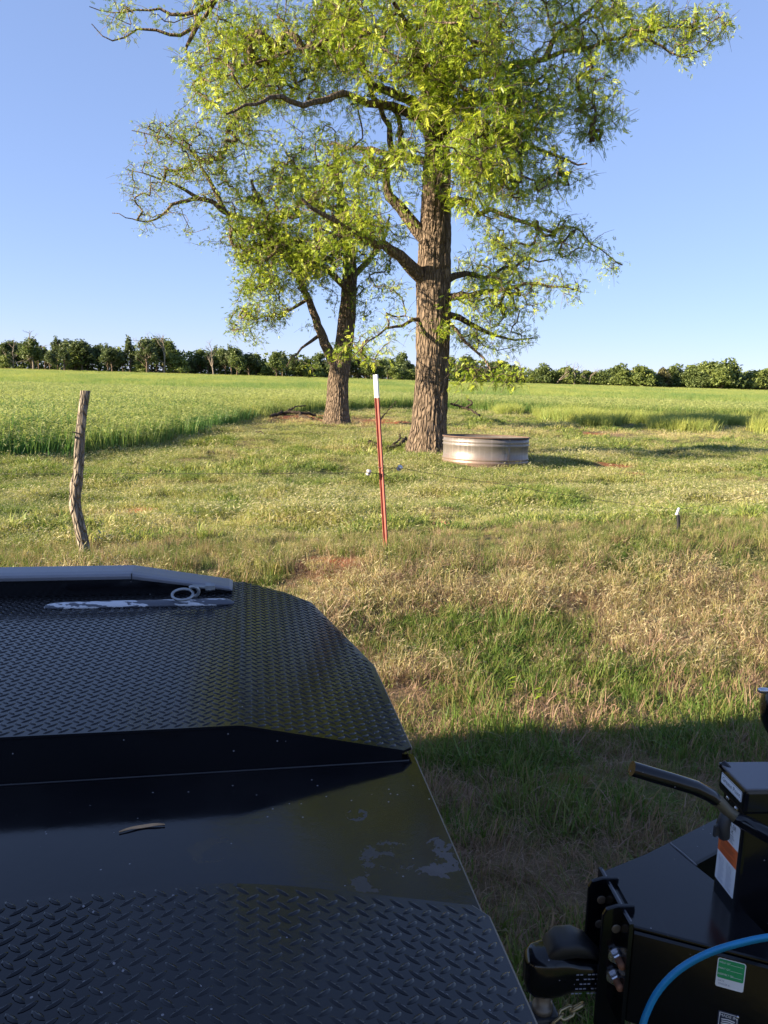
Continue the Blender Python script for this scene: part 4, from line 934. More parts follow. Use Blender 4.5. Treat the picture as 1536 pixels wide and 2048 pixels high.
# ================================================================== FLATBED TRUCK  (local axes: AX towards the tail, NV away from the camera)
AA = rad(10.0); AX = np.array([math.cos(AA), math.sin(AA), 0]); NV = np.array([-math.sin(AA), math.cos(AA), 0]); UP = np.array([0, 0, 1.])
W = lambda u, v, z: AX * u + NV * v + UP * z
SOFT = [.004]
def zd(u): k = SOFT[0]; q = (u + .02) / k; return .95 - .08 / .36 * k * (q if q > 30 else math.log1p(math.exp(q)))
TRUCK = empty('flatbed_truck', W(-1.2, 1.24, 0), 'black steel truck flatbed with tread plate decking and lower smooth centre channel', 'truck')
VN0, VN1, VF0, VF1 = .02, .998, 1.487, 2.60
def tread(mb, poly, u0):
    """raised lugs in alternating diagonal rows, inside the polygon poly [(u,v)]"""
    p = .0275; us = [q[0] for q in poly]; vs = [q[1] for q in poly]; inside = lambda u, v: all((poly[(i + 1) % len(poly)][0] - poly[i][0]) * (v - poly[i][1]) - (poly[(i + 1) % len(poly)][1] - poly[i][1]) * (u - poly[i][0]) > .011 * math.hypot(poly[(i + 1) % len(poly)][0] - poly[i][0], poly[(i + 1) % len(poly)][1] - poly[i][1]) for i in range(len(poly)))
    hl, hw, hz = .0122, .0040, .0020; out = [(-1, 0), (-.55, .75), (0, 1), (.55, .75), (1, 0), (.55, -.75), (0, -1), (-.55, -.75)]
    for k in range(int((max(vs) - min(vs)) / (p / 2)) + 1):
        v = min(vs) + k * p / 2; odd = k % 2; sg = 1 if odd else -1; cs, sn = math.cos(rad(40)), math.sin(rad(40)) * sg
        for j in range(int((max(us) - max(min(us), u0)) / p) + 1):
            u = max(us) - j * p - (p / 2 if odd else 0)
            if u < u0 or not inside(u, v): continue
            n = len(out); vs_ = []
            for (ka, kb, kz) in ((1, 1, .0), (.80, .62, .62), (.55, .16, 1.)):
                for (a, b) in out:
                    du, dv = ka * a * hl * cs - kb * b * hw * sn, ka * a * hl * sn + kb * b * hw * cs; vs_.append(W(u + du, v + dv, zd(u + du) + .0001 + hz * kz))
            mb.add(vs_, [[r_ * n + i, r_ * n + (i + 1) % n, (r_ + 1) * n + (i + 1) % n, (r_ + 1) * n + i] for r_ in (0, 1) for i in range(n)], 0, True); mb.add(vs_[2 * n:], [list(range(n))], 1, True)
def deck(name, poly, near_wall):
    mb = MB(); cuts = [-3.0, -.16, -.12, -.09, -.065, -.045, -.0325, -.025, -.02, -.015, -.0075, .005, .025, .05, .08, .12, .4]
    def clip(P, a, sgn):
        out = []
        for q in range(len(P)):
            p, r_ = P[q], P[(q + 1) % len(P)]; ip, ir = sgn * (p[0] - a) >= 0, sgn * (r_[0] - a) >= 0
            if ip: out.append(p)
            if ip != ir: t_ = (a - p[0]) / (r_[0] - p[0]); out.append((a, p[1] + (r_[1] - p[1]) * t_))
        return out
    for a, b in zip(cuts[:-1], cuts[1:]):
        pc_ = clip(clip(poly, a, 1), b, -1)
        if len(pc_) > 2: mb.prism([W(u, v, 0)[:2] for u, v in pc_], [zd(u) - .006 for u, v in pc_], [zd(u) for u, v in pc_])
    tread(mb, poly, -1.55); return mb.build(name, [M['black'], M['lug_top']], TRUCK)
SOFT[0] = .05
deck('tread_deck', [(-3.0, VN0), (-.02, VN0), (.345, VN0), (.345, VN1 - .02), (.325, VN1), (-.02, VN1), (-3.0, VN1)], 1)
SOFT[0] = .004
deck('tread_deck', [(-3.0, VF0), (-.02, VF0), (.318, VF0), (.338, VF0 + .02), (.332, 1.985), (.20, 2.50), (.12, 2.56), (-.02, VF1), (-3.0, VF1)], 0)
mb = MB(); mb.prism([W(u, v, 0)[:2] for u, v in [(-3.0, VN1 - .03), (.345, VN1 - .03), (.345, VF0 + .03), (-3.0, VF0 + .03)]], .844, .85)
mb.build('centre_channel', black_paint('channel_paint', rough=.09, dust=.2, stain=[(885, 1725, .035, .7), (865, 1750, .03, .7), (880, 1690, .025, .6), (775, 1715, .05, .4), (715, 1630, .022, .45), (420, 1700, .04, .2), (735, 1765, .03, .4)]), TRUCK)
for (v0, v1) in ((VN1 - .006, VN1 - .0005), (VF0 + .0005, VF0 + .006)):       # upright webs beside the channel
    mb = MB(); mb.prism([W(u, v, 0)[:2] for u, v in [(-3.0, v0), (-.02, v0), (.315, v0), (.315, v1), (-.02, v1), (-3.0, v1)]], .8505, [zd(u) - .0065 for u in (-3, -.02, .315, .315, -.02, -3)]); mb.build('channel_web', M['black_clean'], TRUCK)
mb = MB()      # worn bright edges of the tail plates
def edge(pts, r=.0028): mb.tube([W(u, v, zd(u) - .0035 if z is None else z) for u, v, z in pts], r, 6)
edge([(.3465, .03, None), (.3465, VN1 - .02, None), (.326, VN1 + .001, None)]); edge([(.3395, VF0 + .02, None), (.3335, 1.985, None), (.2015, 2.50, None), (.121, 2.562, None)], .0024); edge([(.3465, VN1 - .02, .846), (.3465, VF0 + .02, .846)], .0026)
mb.build('worn_edge', M['bare'], TRUCK)
mb = MB(); edge([(-3.0, VF0 - .0015, .8515), (.33, VF0 - .0015, .8515)], .0018); mb.build('weld_line', M['dark_metal'], TRUCK)
mb = MB()      # skirt below the tail
for a, b in (((.342, VN0), (.342, VF0 + .3)),):
    mb.box(W(.335, 1.0, .72), (.008, 1.9, .24), AX, NV, UP)
mb.build('tail_skirt', M['black'], TRUCK)
mb = MB(); mb.box(W(-1.35, 1.24, .70), (3.2, .9, .16), AX, NV, UP, bev=.01); mb.build('frame_rail', M['dark_metal'], TRUCK)
# far side rail: upright plate with a bent grey cap that ramps down at the tail
mb = MB(); rz = lambda u: 1.006 if u < -.37 else 1.006 - (u + .37) / .312 * .046
us_ = [-3.0, -.37, -.062]; mb.prism([W(u, v, 0)[:2] for u, v in [(u, 2.462) for u in us_] + [(u, 2.468) for u in us_[::-1]]], .9505, [rz(u) - .0005 for u in us_ + us_[::-1]]); mb.build('side_rail', M['black_clean'], TRUCK)
mb = MB(); prof = [(2.452, -.002), (2.450, .010), (2.455, .016), (2.478, .020), (2.535, .024), (2.553, .018), (2.558, .0), (2.556, -.06), (2.540, -.06), (2.540, -.004), (2.470, -.002)]
rings = []
for u in [-3.0, -.372, -.364, -.07, -.058]:
    rings.append([W(u, v, rz(u) + dz * (1 if u < -.08 else .7 if u < -.06 else .4)) for v, dz in prof])
mb.loft(rings, smooth=False); cap = mb.build('rail_cap', M['rail_cap'], TRUCK)
md = cap.modifiers.new('soft_edges', 'BEVEL'); md.width = .004; md.segments = 3; md.limit_method = 'ANGLE'; md.angle_limit = rad(25)
mb = MB(); mb.box(W(-.369, 2.4555, 1.012), (.003, .012, .022), AX, NV, UP); mb.build('weld_gap', M['black_ink'], TRUCK)
# half round bar with peeling paint along the foot of the rail
mb = MB(); rings = []
for u, s_ in [(-.605, .25), (-.598, .6), (-.575, .9), (-.55, 1), (-.10, 1), (-.075, .9), (-.058, .6), (-.05, .25)]:
    rings.append([W(u, 2.345 + .022 * math.cos(a) * s_, .9505 + .016 * math.sin(a) * s_) for a in np.linspace(0, math.pi, 9)])
mb.loft(rings); mb.build('tie_bar', M['peel'], TRUCK)
def torus(mb, c, R, r, n1, n2, axis, arc=(0, 2 * math.pi), sq=1.0):
    ax = np.array(axis, float); ax /= np.linalg.norm(ax); e1_ = np.cross(ax, (0, 0, 1.)) if abs(ax[2]) < .9 else np.cross(ax, (1., 0, 0)); e1_ /= np.linalg.norm(e1_); e2_ = np.cross(ax, e1_)
    pts = [np.array(c) + e1_ * math.cos(a) * R + e2_ * math.sin(a) * R * sq for a in np.linspace(arc[0], arc[1], n1)]; mb.tube(pts, r, n2, caps=arc[1] - arc[0] < 6)
mb = MB(); cR = W(-.205, 2.345, .982); torus(mb, cR, .031, .0046, 33, 8, UP - NV * .30); ring_o = mb.build('tie_ring', M['dull_zinc'], TRUCK)
mb = MB(); torus(mb, W(-.175, 2.365, .985), .017, .0055, 17, 8, NV + UP * .2, (-2.2, 1.9)); mb.tube([W(-.178, 2.383, .996), W(-.150, 2.385, .994), W(-.128, 2.385, .992)], .007, 8)
for k, (a, b) in enumerate(((.0135, .018), (.0115, .010))): mb.lathe([(a, 0), (a, b), (0, b), ], W(-.138 + .018 * k, 2.385, .993), 6, axis=AX, smooth=False)
mb.build('ring_clamp', M['dull_zinc'], ring_o)
# invented truck front, unseen to the left, added and sized to shade the bed
CB = MB(); side = [(-3.35, .95), (-3.35, 2.50), (-3.5, 2.56), (-6.9, 2.56), (-7.15, 2.45), (-7.5, 1.62), (-8.55, 1.45), (-8.75, 1.25), (-8.75, .55), (-3.35, .55)]
ring0 = [W(u, .16, z) for u, z in side]; ring1 = [W(u, .22 if z < 2 else .26, z) for u, z in side]; ringb = [W(u, 2.26 if z < 2 else 2.24, z) for u, z in side]
CB.loft([ring0, ringb], smooth=False); CB.build('shade_cab', M['truck_white'], TRUCK)
for v in (.15, 2.255):
    for (a, b) in ((-4.9, -3.75), (-6.7, -5.1)):
        m2 = MB(); m2.box(W((a + b) / 2, v, 2.02), (abs(b - a), .02, .62), AX, NV, UP, bev=.008); m2.build('shade_cab_window', M['glass'], TRUCK)
m2 = MB(); m2.box(W(-3.345, 1.2, 2.05), (.02, 1.5, .5), AX, NV, UP, bev=.008); m2.build('shade_cab_rear_window', M['glass'], TRUCK)
for u in (-1.9, -7.9):
    for v in (.32, 2.14):
        m2 = MB(); c = W(u, v - .13, .45); m2.lathe([(.24, 0), (.40, 0), (.45, .03), (.45, .23), (.40, .26), (.24, .26)], c, 32, axis=NV); wh = m2.build('wheel', M['rubber'], TRUCK)
        m2 = MB(); m2.lathe([(0, .06), (.10, .05), (.22, .02), (.245, .0), (.245, .26), (.22, .24), (.1, .21), (0, .2)], c, 24, axis=NV); m2.build('rim', M['zinc'], wh)
mb = MB(); mb.box(W(-3.12, 1.24, 1.5), (.06, 2.2, 1.1), AX, NV, UP, bev=.01); mb.build('headache_rack', M['dark_metal'], TRUCK)
# dry leaf lying in the channel
pl_ = PZ(285, 1655, .852); mb = MB(); r = np.random.default_rng(3)
n = 12; A = PZ(238, 1664, .853); B = PZ(330, 1650, .853); dv_ = (B - A); sdv = np.array([-dv_[1], dv_[0], 0]) / np.linalg.norm(dv_); pts_t = []; 
for i in range(n + 1):
    u = i / n; wd_ = .0046 * math.sin(math.pi * min(1, u * .95 + .04)) ** .8 * (1.1 - .5 * (1 - u)); c = A + dv_ * u + sdv * .007 * math.sin(u * 3.0) + UP * .0008 * math.sin(u * 9) - UP * .0022
    pts_t += [c - sdv * wd_ + UP * .002, c, c + sdv * wd_ + UP * .0035]
mb.add(pts_t, [[i * 3 + j, i * 3 + j + 1, i * 3 + j + 4, i * 3 + j + 3] for i in range(n) for j in range(2)], 0, True)
tag(mb.build('dry_leaf', M['dry_leaf'], loc=pl_), 'curled tan dry leaf lying in the smooth channel of the flatbed', 'leaf')

# ================================================================== TRAILER TONGUE
TA = rad(4.0); TE = np.array([math.cos(TA), math.sin(TA), 0]); TL = np.array([-math.sin(TA), math.cos(TA), 0]); TO = np.array([.484, 1.382, 0])
Q = lambda s, t_, z: TO + TE * s + TL * t_ + UP * z
inv = lambda P: ((np.array(P) - TO) @ TE, (np.array(P) - TO) @ TL)
TR = empty('utility_trailer', Q(.5, 0, 0), 'black steel trailer tongue with coupler, jack and stickers behind the flatbed', 'trailer')
ZT = .64
fl, fr, sf, si_, fe, fi, bk, bj, n1_, n2_ = [inv(PZ(x, y, ZT)) for x, y in [(1205, 1745), (1265, 1855), (1340, 1690), (1393, 1735), (1445, 1625), (1440, 1705), (1435, 1768), (1512, 1848), (1400, 1897), (1536, 1925)]]
def poly(mb, pts, z0, z1, mat=0): mb.prism([Q(s, t_, 0)[:2] for s, t_ in pts], z0, z1, mat)
# two frame rails meeting at the nose
def extend(a, b, k): return (a[0] + (b[0] - a[0]) * k, a[1] + (b[1] - a[1]) * k)
far_o = [fl, extend(fl, fe, 5)]; dF = np.array(far_o[1]) - np.array(fl); dF /= np.linalg.norm(dF); nF = np.array([dF[1], -dF[0]]) * .085
near_o = [fr, extend(fr, n2_, 7)]; dN = np.array(near_o[1]) - np.array(fr); dN /= np.linalg.norm(dN); nN = np.array([-dN[1], dN[0]]) * .085
mb = MB(); poly(mb, [tuple(np.array(far_o[0]) + nF * .98), tuple(np.array(far_o[1]) + nF), far_o[1], far_o[0]], ZT - .2, ZT - .0045)
far_rail = mb.build('frame_rail', M['black_clean'], TR); far_rail.modifiers.new('soft_edges', 'BEVEL').width = .004
mb = MB(); poly(mb, [near_o[0], near_o[1], tuple(np.array(near_o[1]) + nN), tuple(np.array(near_o[0]) + nN)], ZT - .205, ZT - .0085)
near_rail = mb.build('frame_rail', M['black_clean'], TR); near_rail.modifiers.new('soft_edges', 'BEVEL').width = .004
mb = MB(); n1e = extend(fr, n1_, 1.0)
poly(mb, [fr, extend(fr, n2_, .62), extend(fr, n2_, 1.35), extend(bk, bj, 1.5), bk, si_, sf, fl], ZT - .004, ZT + .004)
tp_o = mb.build('gusset_plate', M['black_clean'], TR); tp_o.modifiers.new('soft_edges', 'BEVEL').width = .0025
mb = MB(); poly(mb, [(fr[0] - .008, fr[1] - .004), (fr[0], fr[1] - .004), (fl[0], fl[1] + .004), (fl[0] - .008, fl[1] + .004)], ZT - .215, ZT + .010); mb.build('nose_plate', M['black'], TR)
mb = MB(); mb.tube([Q(*sf, ZT + .004), Q(*(np.array(sf) * .5 + np.array(si_) * .5), ZT + .005), Q(*si_, ZT + .004)], .0022, 6); mb.build('weld_bead', M['bluegrey'], TR); mb = MB()
mb.tube([Q(fr[0] - .002, fr[1] + .003, ZT + .008), Q(fl[0] - .002, fl[1] - .003, ZT + .008)], .003, 6); mb.build('weld_bead', M['bluegrey'], TR)
# adjustable coupler channel: two flanges with holes, joined at the back
sc_ = fr[0] + .018; HW = .042
for t_ in (-HW, HW):
    mb = MB(); o_ = [(-.062, -.245), (-.012, -.245), (0.0, -.235), (0, .018), (-.035, .018), (-.055, .012), (-.062, -.002)]
    n = len(o_); tv = .0045
    vs = [Q(sc_ + a, t_ - tv, ZT + b) for a, b in o_] + [Q(sc_ + a, t_ + tv, ZT + b) for a, b in o_]
    mb.add(vs, [list(range(n)), list(range(n, 2 * n))[::-1]] + [[i, n + i, n + (i + 1) % n, (i + 1) % n] for i in range(n)])
    fg = mb.build('channel_flange', M['black_clean'], TR); fg.modifiers.new('soft_edges', 'BEVEL').width = .002
    for z in (-.03, -.085):
        m2 = MB(); c = Q(sc_ - .034, t_ - tv - .0006, ZT + z); m2.lathe([(.0095, 0), (.0095, .0008), (.0062, .0012), (0, .0012)], c, 14, axis=-TL); m2.build('bolt_hole', M['bare'], fg)
mb = MB(); mb.box(Q(sc_ - .003, 0, ZT - .115), (.007, .09, .25), TE, TL, UP); mb.build('channel_back', M['black_clean'], TR)
# coupler body lofted from nose to tail, with latch hood
cz = PY(1110, 1945, 1.36)[2] + .004; s0 = inv(PY(1050, 1950, 1.36))[0]
CO = MB(); rings = []
L_ = sc_ - .03 - s0; KS = .88
for f, hw, zt, zb in [(0, .012, .016, -.03), (.03, .028, .030, -.052), (.10, .038, .041, -.062), (.22, .044, .047, -.064), (.38, .044, .047, -.062), (.50, .040, .040, -.056), (.62, .037, .030, -.052), (.8, .0365, .026, -.052), (1.0, .0365, .026, -.052)]:
    s_ = s0 + f * L_; rg = []
    for a in np.linspace(0, 2 * math.pi, 20, endpoint=False):
        ca, sa = math.cos(a), math.sin(a); e = .55; x_ = KS * hw * math.copysign(abs(ca) ** e, ca); z_ = KS * (zt if sa > 0 else -zb) * math.copysign(abs(sa) ** e, sa); rg.append(Q(s_, x_, cz + z_))
    rings.append(rg)
CO.loft(rings); cp = CO.build('coupler', M['black_clean'], TR)
LT = MB(); rings = []
for f, hw, zb, zt in [(.22, .022, .028, .034), (.27, .032, .030, .062), (.38, .036, .036, .082), (.58, .036, .040, .084), (.74, .033, .036, .070), (.85, .028, .028, .046), (.93, .018, .024, .032)]:
    s_ = s0 + f * L_; rg = []
    for a in np.linspace(0, 2 * math.pi, 16, endpoint=False):
        ca, sa = math.cos(a), math.sin(a); e = .5; mid = (zt + zb) / 2; rg.append(Q(s_, KS * hw * math.copysign(abs(ca) ** e, ca), cz + KS * mid + KS * (zt - zb) / 2 * math.copysign(abs(sa) ** e, sa)))
    rings.append(rg)
LT.loft(rings); LT.build('latch', M['rubber'], cp)
m2 = MB()
for k in range(5):
    for j in range(9):
        if (k * 7 + j * 3) % 4 == 0: continue
        m2.box(Q(s0 + L_ * (.50 + .047 * j), -.0330, cz + .006 - .0105 * k), (L_ * .032, .0008, .0022), TE, TL, UP)
m2.build('stamped_text', M['grey_ink'], cp)
for z in (PY(1222, 1935, 1.30)[2], PY(1218, 1978, 1.30)[2]):
    c = Q(sc_ - .030, -HW - .0048, z); m2 = MB(); m2.lathe([(.0165, 0), (.0165, .003), (.0, .003)], c, 22, axis=-TL, smooth=False)
    m2.lathe([(.0122, .003), (.0122, .0135), (.010, .0155), (0, .0155)], c, 6, axis=-TL, smooth=False); bo = m2.build('coupler_bolt', M['zinc'], TR)
    m2 = MB(); m2.lathe([(.0078, .0155), (.0074, .021), (.0078, .0225), (.0074, .027), (.0078, .030), (.0068, .034), (0, .034)], c, 12, axis=-TL); m2.build('thread_end', M['rust_steel'], bo)

# ball and drawbar of the truck under the coupler
bp = Q(s0 + .26 * L_, 0, 0); bu, bv_ = bp @ AX, bp @ NV
mb = MB(); mb.lathe([(0, cz - .10), (.021, cz - .10), (.021, cz - .088), (.0155, cz - .086), (.0155, cz - .050), (.020, cz - .042), (.025, cz - .025), (.020, cz - .006), (0, cz)], np.array([bp[0], bp[1], 0]), 24); mb.build('hitch_ball', M['bare'], TRUCK)
mb = MB(); mb.box(W((bu + .03 + .05) / 2, bv_, cz - .118), (abs(bu + .03 - .05), .052, .034), AX, NV, UP, bev=.005); mb.box(W(.15, bv_, cz - .118 + .03), (.2, .07, .09), AX, NV, UP, bev=.006); mb.build('drawbar', M['dark_metal'], TRUCK)

# ---- jack
JC = Q(.262, -.004, 0); js, jt = inv(JC); JH = .044
mb = MB(); mb.box(Q(js, jt, .575), (2 * JH, 2 * JH, .59), TE, TL, UP, bev=.006); jack = mb.build('jack', M['black_clean'], TR)
def sub(mb, name, mat, par): return mb.build(name, mat, par)
mb = MB(); mb.box(Q(js + .006, jt, .876), (2 * JH + .030, 2 * JH + .012, .05), TE, TL, UP, bev=.007); sub(mb, 'jack_head', M['black_clean'], jack)
mb = MB(); mb.box(Q(js + .006, jt, .9035), (2 * JH + .034, 2 * JH + .016, .005), TE, TL, UP, bev=.002); sub(mb, 'jack_cap', M['bluegrey'], jack)
for (t_, z) in ((.020, .846), (-.012, .842)):
    m2 = MB(); m2.lathe([(.005, 0), (.005, .003), (.003, .005), (0, .005)], Q(js - JH - .0002, jt + t_, z), 10, axis=-TE); sub(m2, 'screw', M['zinc'], jack)
# crank handle: bent tube with a flattened elbow
Yh = 1.33; hp = [(1264, 1537, 0, 1), (1300, 1548, 0, 1), (1345, 1561, .004, 1), (1390, 1575, .008, 1), (1420, 1590, .012, .92), (1440, 1606, .014, .78), (1456, 1622, .014, .72), (1474, 1637, .010, .85), (1500, 1650, -.02, 1), (1540, 1672, -.06, 1), (1590, 1698, -.09, 1)]
P_ = [PY(x, y, Yh + dy) for x, y, dy, _ in hp]; mb = MB(); mb.tube(P_, [.0142] * len(P_), 14, squash=[q[3] for q in hp]); crank = sub(mb, 'crank_handle', M['black_clean'], jack)
mb = MB(); mb.tube(P_[4:8], [.0136, .0146, .0146, .0138], 14, squash=[.92, .80, .74, .86], caps=False); sub(mb, 'worn_elbow', M['bare_worn'], jack)
mb = MB(); ax_ = P_[1] - P_[0]; ax_ /= np.linalg.norm(ax_); mb.tube([P_[1] + ax_ * .026, P_[1] + ax_ * .0275], .0148, 14)
mb = MB()
mb.tube([P_[6] + UP * -.008 + TL * .004, PY(1446, 1650, 1.34), PY(1448, 1672, 1.35)], [.012, .013, .011], 10)
ca_ = PY(1433, 1660, 1.335); mb.box(ca_, (.016, .006, .022), TE * .8 + TL * .6, TL * .8 - TE * .6, UP, bev=.001); sub(mb, 'handle_clip', M['dark_metal'], jack)
mb = MB(); mb.tube([PY(1446, 1529, 1.44), PY(1462, 1546, 1.42), PY(1490, 1560, 1.40)], .0095, 12); sub(mb, 'pin_tube', M['black_clean'], jack)

# ---- lettering and stickers
def text_mesh(txt, size):
    cu = bpy.data.curves.new('t', 'FONT'); cu.body = txt; cu.size = size; cu.align_x = 'CENTER'; cu.align_y = 'CENTER'; cu.resolution_u = 2
    o = bpy.data.objects.new('t', cu); COL.objects.link(o); dg = bpy.context.evaluated_depsgraph_get(); dg.update()
    me = bpy.data.meshes.new_from_object(o.evaluated_get(dg)); V = [tuple(v.co) for v in me.vertices]; Fc = [list(p.vertices) for p in me.polygons]
    bpy.data.objects.remove(o); bpy.data.curves.remove(cu); bpy.data.meshes.remove(me); return V, Fc
def rrect(w_, h_, r, n=4):
    out = []
    for cx, cy, a0 in ((w_ / 2 - r, h_ / 2 - r, 0), (-w_ / 2 + r, h_ / 2 - r, 90), (-w_ / 2 + r, -h_ / 2 + r, 180), (w_ / 2 - r, -h_ / 2 + r, 270)):
        out += [(cx + r * math.cos(rad(a0 + 90 * k / n)), cy + r * math.sin(rad(a0 + 90 * k / n))) for k in range(n + 1)]
    return out
class Sticker:
    """a thin printed label: layers .15 mm apart on its own plane"""
    def __init__(s, c, ex, ey, mats): s.c, s.ex, s.ey = np.array(c), np.array(ex), np.array(ey); s.nz = np.cross(s.ex, s.ey); s.mb = MB(); s.mats = mats
    def pt(s, x, y, k): return s.c + s.ex * x + s.ey * y + s.nz * (.0004 + .00022 * k)
    def shape(s, pts, mat, k): s.mb.add([s.pt(x, y, k) for x, y in pts], [list(range(len(pts)))], mat)
    def rect(s, x0, y0, x1, y1, mat, k): s.shape([(x0, y0), (x1, y0), (x1, y1), (x0, y1)], mat, k)
    def text(s, txt, x, y, size, mat, k, sx=1.0):
        V, Fc = text_mesh(txt, size); s.mb.add([s.pt(x + a * sx, y + b, k) for a, b, c in V], Fc, mat)
    def build(s, name, par): return s.mb.build(name, [M[m] for m in s.mats], par)
# "Grease Point" on the head, facing the truck
st = Sticker(Q(js + .006 - JH - .0152, jt, .881), -TL, UP, ['white_lbl', 'black_ink']); w_, h_ = .078, .022
st.shape(rrect(w_, h_, .003), 0, 0); st.shape(rrect(w_ - .003, h_ - .003, .0025), 1, 1); st.shape(rrect(w_ - .0045, h_ - .0045, .002), 0, 2); st.text('Grease Point', 0, 0, .0128, 1, 3); st.build('grease_label', jack)
# warning label on the jack body
st = Sticker(Q(js - JH, jt + .004, .735), -TL, UP, ['white_lbl', 'orange_lbl', 'black_ink', 'grey_ink']); w_, h_ = .072, .150
st.shape(rrect(w_, h_, .003), 0, 0); st.rect(-w_ / 2, -.012, w_ / 2, .026, 1, 1)
st.text('TRAILER', 0, .064, .0125, 2, 2, .95); st.text('JACK', 0, .0525, .0125, 2, 2)
for k, (yy, hw_) in enumerate(((.0445, .016), (.040, .020), (.0355, .014), (.031, .018))): st.rect(-hw_, yy - .0008, hw_, yy + .0008, 2, 2)
st.text('WARNING', 0, .021, .0062, 2, 2)
for k, (yy, a, b) in enumerate(((.015, -.027, .026), (.0115, -.027, .020), (.008, -.027, .026), (.0045, -.027, .012), (-.001, -.027, .027), (-.005, -.027, .018), (-.0088, -.027, .024))): st.rect(a, yy - .0006, b, yy + .0006, 2, 2)
for x0_ in (-.026, .004):       # small line drawings of a jack and its foot
    for k in range(4): st.rect(x0_ + .005 * k, -.030 + .002 * (k % 3), x0_ + .0012 + .005 * k, -.018 - .003 * (k % 2), 3, 2)
    st.rect(x0_, -.0315, x0_ + .018, -.0303, 3, 2)
    for k in range(9): st.rect(x0_, -.0365 - .0042 * k, x0_ + (.021 if k % 3 else .015), -.0353 - .0042 * k, 3, 2)
st.build('warning_label', jack)
# labels on the near rail's face
rN = Q(*fr, 0); dNw = TE * dN[0] + TL * dN[1]
def on_rail(px, py):
    nrm = np.cross(dNw, UP); d_r = ray(px, py); t_ = ((rN - C0) @ nrm) / (d_r @ nrm); return C0 + d_r * t_
g1, g2, g3, g4 = [on_rail(x, y) for x, y in ((1439, 1928), (1488, 1913), (1434, 1985), (1484, 1972))]
cG = (g1 + g2 + g3 + g4) / 4; wG = np.linalg.norm(g2 - g1); hG = np.linalg.norm(g1 - g3)
st = Sticker(cG, dNw, UP, ['white_lbl', 'green_lbl', 'grey_ink']); st.shape(rrect(wG, hG, .004), 0, 0)
st.shape([(x * .93, y) for x, y in rrect(wG, hG * .655, .003)] and [(x * .93, y + hG * .145) for x, y in rrect(wG, hG * .655, .003)], 1, 1)
for k, tx in enumerate(('WELD QC', 'PAINT QC', 'ASSEMBLY QC')):
    yy = hG * (.36 - .20 * k); st.text(tx, -wG * (.24 if k < 2 else .17), yy, hG * .085, 0, 2, .85); st.rect(-wG * .02 + (.06 * wG if k == 2 else 0), yy - hG * .03, wG * .40, yy - hG * .02, 0, 2)
st.text('DATE', -wG * .31, -hG * .27, hG * .085, 2, 2, .85); st.text('TRAILER #', -wG * .20, -hG * .38, hG * .085, 2, 2, .85); st.build('inspection_label', near_rail)
m1, m2_, m3 = [on_rail(x, y) for x, y in ((1440, 2032), (1473, 2022), (1437, 2076))]
wM = np.linalg.norm(m2_ - m1) * 1.08; hM = np.linalg.norm(m1 - m3) * 1.1; cM = (m2_ + m3) / 2
st = Sticker(cM, dNw, UP, ['navy_lbl', 'white_lbl']); st.shape(rrect(wM, hM, .002), 0, 0)
fr_ = rrect(wM * .88, hM * .90, .0015); st.shape(fr_, 1, 1); st.shape([(x * .94, y * .95) for x, y in fr_], 0, 2); st.text('MADE IN', 0, hM * .335, hM * .155, 1, 3, .95); st.text('USA', 0, -hM * .33, hM * .16, 1, 3)
for k in range(5): st.shape([(wM * (-.32 + .02 * (k % 2)), hM * (.20 - .085 * k)), (wM * (.0 + .02 * k), hM * (.235 - .085 * k)), (wM * .33, hM * (.20 - .08 * k)), (wM * .33, hM * (.16 - .08 * k)), (wM * (.0 + .02 * k), hM * (.195 - .085 * k)), (wM * (-.32 + .02 * (k % 2)), hM * (.16 - .085 * k))], 1, 3)
st.build('origin_plate', near_rail)
m2 = MB(); m2.lathe([(.003, 0), (.0028, .0012), (.0015, .002), (0, .002)], cM + dNw * wM * .42 + UP * hM * .43 + np.cross(dNw, UP) * .001, 10, axis=np.cross(dNw, UP)); m2.build('rivet', M['zinc'], near_rail)
# round black housing higher up at the frame's edge
pc_ = PY(1618, 1424, 1.75); mb = MB(); ax_ = -(ray(1618, 1424)); ax_ = np.array([-.25, -1, .15]); ax_ /= np.linalg.norm(ax_)
mb.lathe([(0, -.06), (.08, -.06), (.100, -.045), (.108, -.01), (.108, .02), (.098, .035), (.075, .04), (0, .032)], pc_, 40, axis=ax_); hs = mb.build('round_housing', M['black_clean'], TR)
mb = MB(); c = PY(1526, 1381, 1.72); mb.lathe([(.0, 0), (.006, 0), (.007, .006), (.007, .02), (.005, .026), (0, .026)], c + np.array([.012, 0, 0]), 12, axis=(-1, -.2, .1)); mb.build('chrome_stud', M['zinc'], hs)
mb = MB(); mb.tube([pc_ - np.array([0, -.02, .1]), pc_ - np.array([0, -.035, .3]), pc_ - np.array([0, -.04, pc_[2] - .62])], .022, 12); mb.build('housing_post', M['black_clean'], TR)
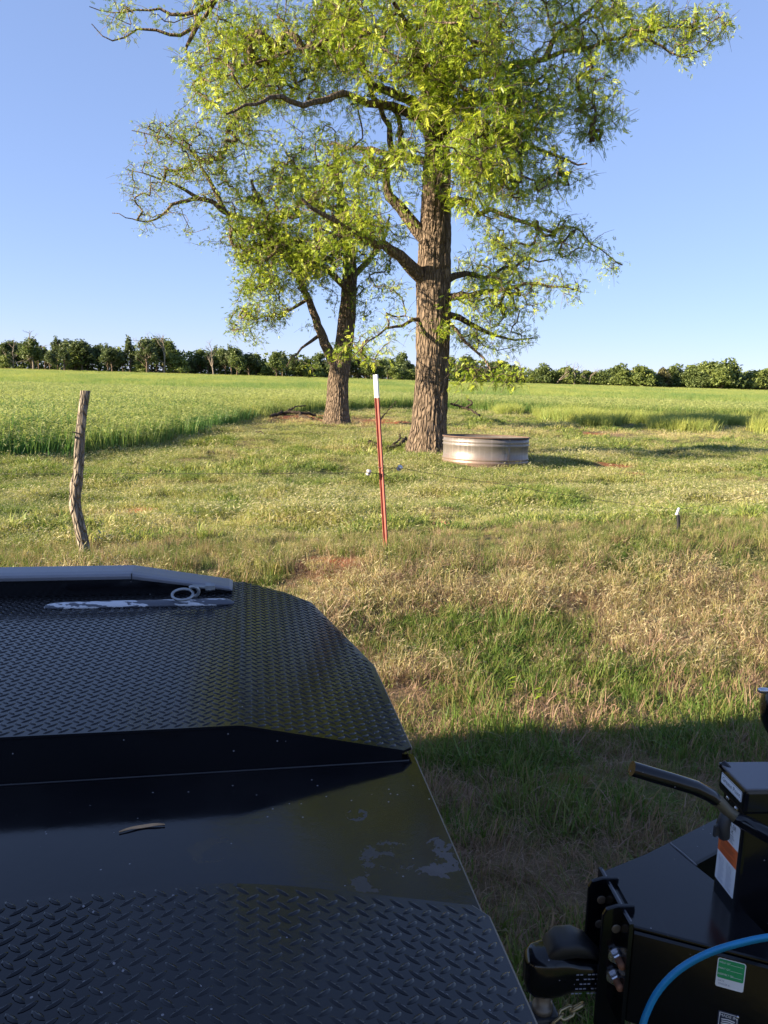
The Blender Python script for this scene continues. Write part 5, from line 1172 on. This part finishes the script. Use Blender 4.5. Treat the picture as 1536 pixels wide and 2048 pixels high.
# rest of the trailer to the right, out of frame
mb = MB()
for (s_, t_) in ((1.45, 0),): mb.box(Q(s_ + 1.4, t_, .60), (2.9, 1.7, .10), TE, TL, UP, bev=.01)
mb.build('trailer_bed', M['black'], TR)
for t_ in (-.98, .98):
    m2 = MB(); c = Q(2.9, t_ - .1, .34); m2.lathe([(.18, 0), (.30, 0), (.34, .03), (.34, .17), (.30, .2), (.18, .2)], c, 28, axis=TL); wh = m2.build('wheel', M['rubber'], TR)
    m2 = MB(); m2.lathe([(0, .03), (.17, .02), (.185, 0), (.185, .2), (.17, .18), (0, .17)], c, 20, axis=TL); m2.build('rim', M['zinc'], wh)
# blue air hose in front of the tongue
hp = [(1296, 2110, 1.10), (1283, 2060, 1.10), (1294, 2018, 1.105), (1318, 1976, 1.11), (1356, 1938, 1.115), (1405, 1909, 1.12), (1460, 1889, 1.125), (1536, 1872, 1.13), (1640, 1862, 1.14), (1800, 1880, 1.16)]
sk = Skel(); sk.limb([(PY(x, y, Y), .0072) for x, y, Y in hp], step=.012, wob=0); mb = MB(); sk.mesh(mb)
tag(mb.build('air_hose', M['hose'], loc=sk.p[0]), 'bright blue hose arching across the black trailer tongue', 'hose')
# safety chain hanging below the coupler
cp_ = [(1165, 2008, 1.36), (1150, 2012, 1.36), (1140, 2026, 1.355), (1124, 2030, 1.35), (1112, 2042, 1.35), (1100, 2050, 1.35), (1090, 2066, 1.35), (1080, 2090, 1.36), (1068, 2110, 1.37)]
T = None; mb = MB(); PP = [PY(*q) for q in cp_]
# even spacing along the hanging line
S_ = np.concatenate([[0], np.cumsum([np.linalg.norm(PP[i + 1] - PP[i]) for i in range(len(PP) - 1)])]); nl = int(S_[-1] / .021)
CP = np.array([[np.interp(a, S_, [p[k] for p in PP]) for k in range(3)] for a in np.linspace(0, S_[-1], nl)])
for i in range(nl - 1):
    d_c = CP[i + 1] - CP[i]; d_c /= np.linalg.norm(d_c); sd = np.cross(d_c, (0.3, 1., .2)); sd /= np.linalg.norm(sd); sd2 = np.cross(d_c, sd); e = (sd + sd2 * .6) if i % 2 else (sd2 - sd * .6); e /= np.linalg.norm(e); c = (CP[i] + CP[i + 1]) / 2
    pts = []
    for a in np.linspace(0, 2 * math.pi, 15): pts.append(c + d_c * (.009 * math.copysign(abs(math.cos(a)) ** .8, math.cos(a)) + .0065 * math.copysign(1, math.cos(a)) * (abs(math.cos(a)) > .05)) + e * .0095 * math.sin(a))
    mb.tube(pts, .0031, 6, caps=False)
tag(mb.build('safety_chain', M['brass_zinc'], loc=CP[0]), 'yellow zinc safety chain hanging under the trailer coupler', 'chain')
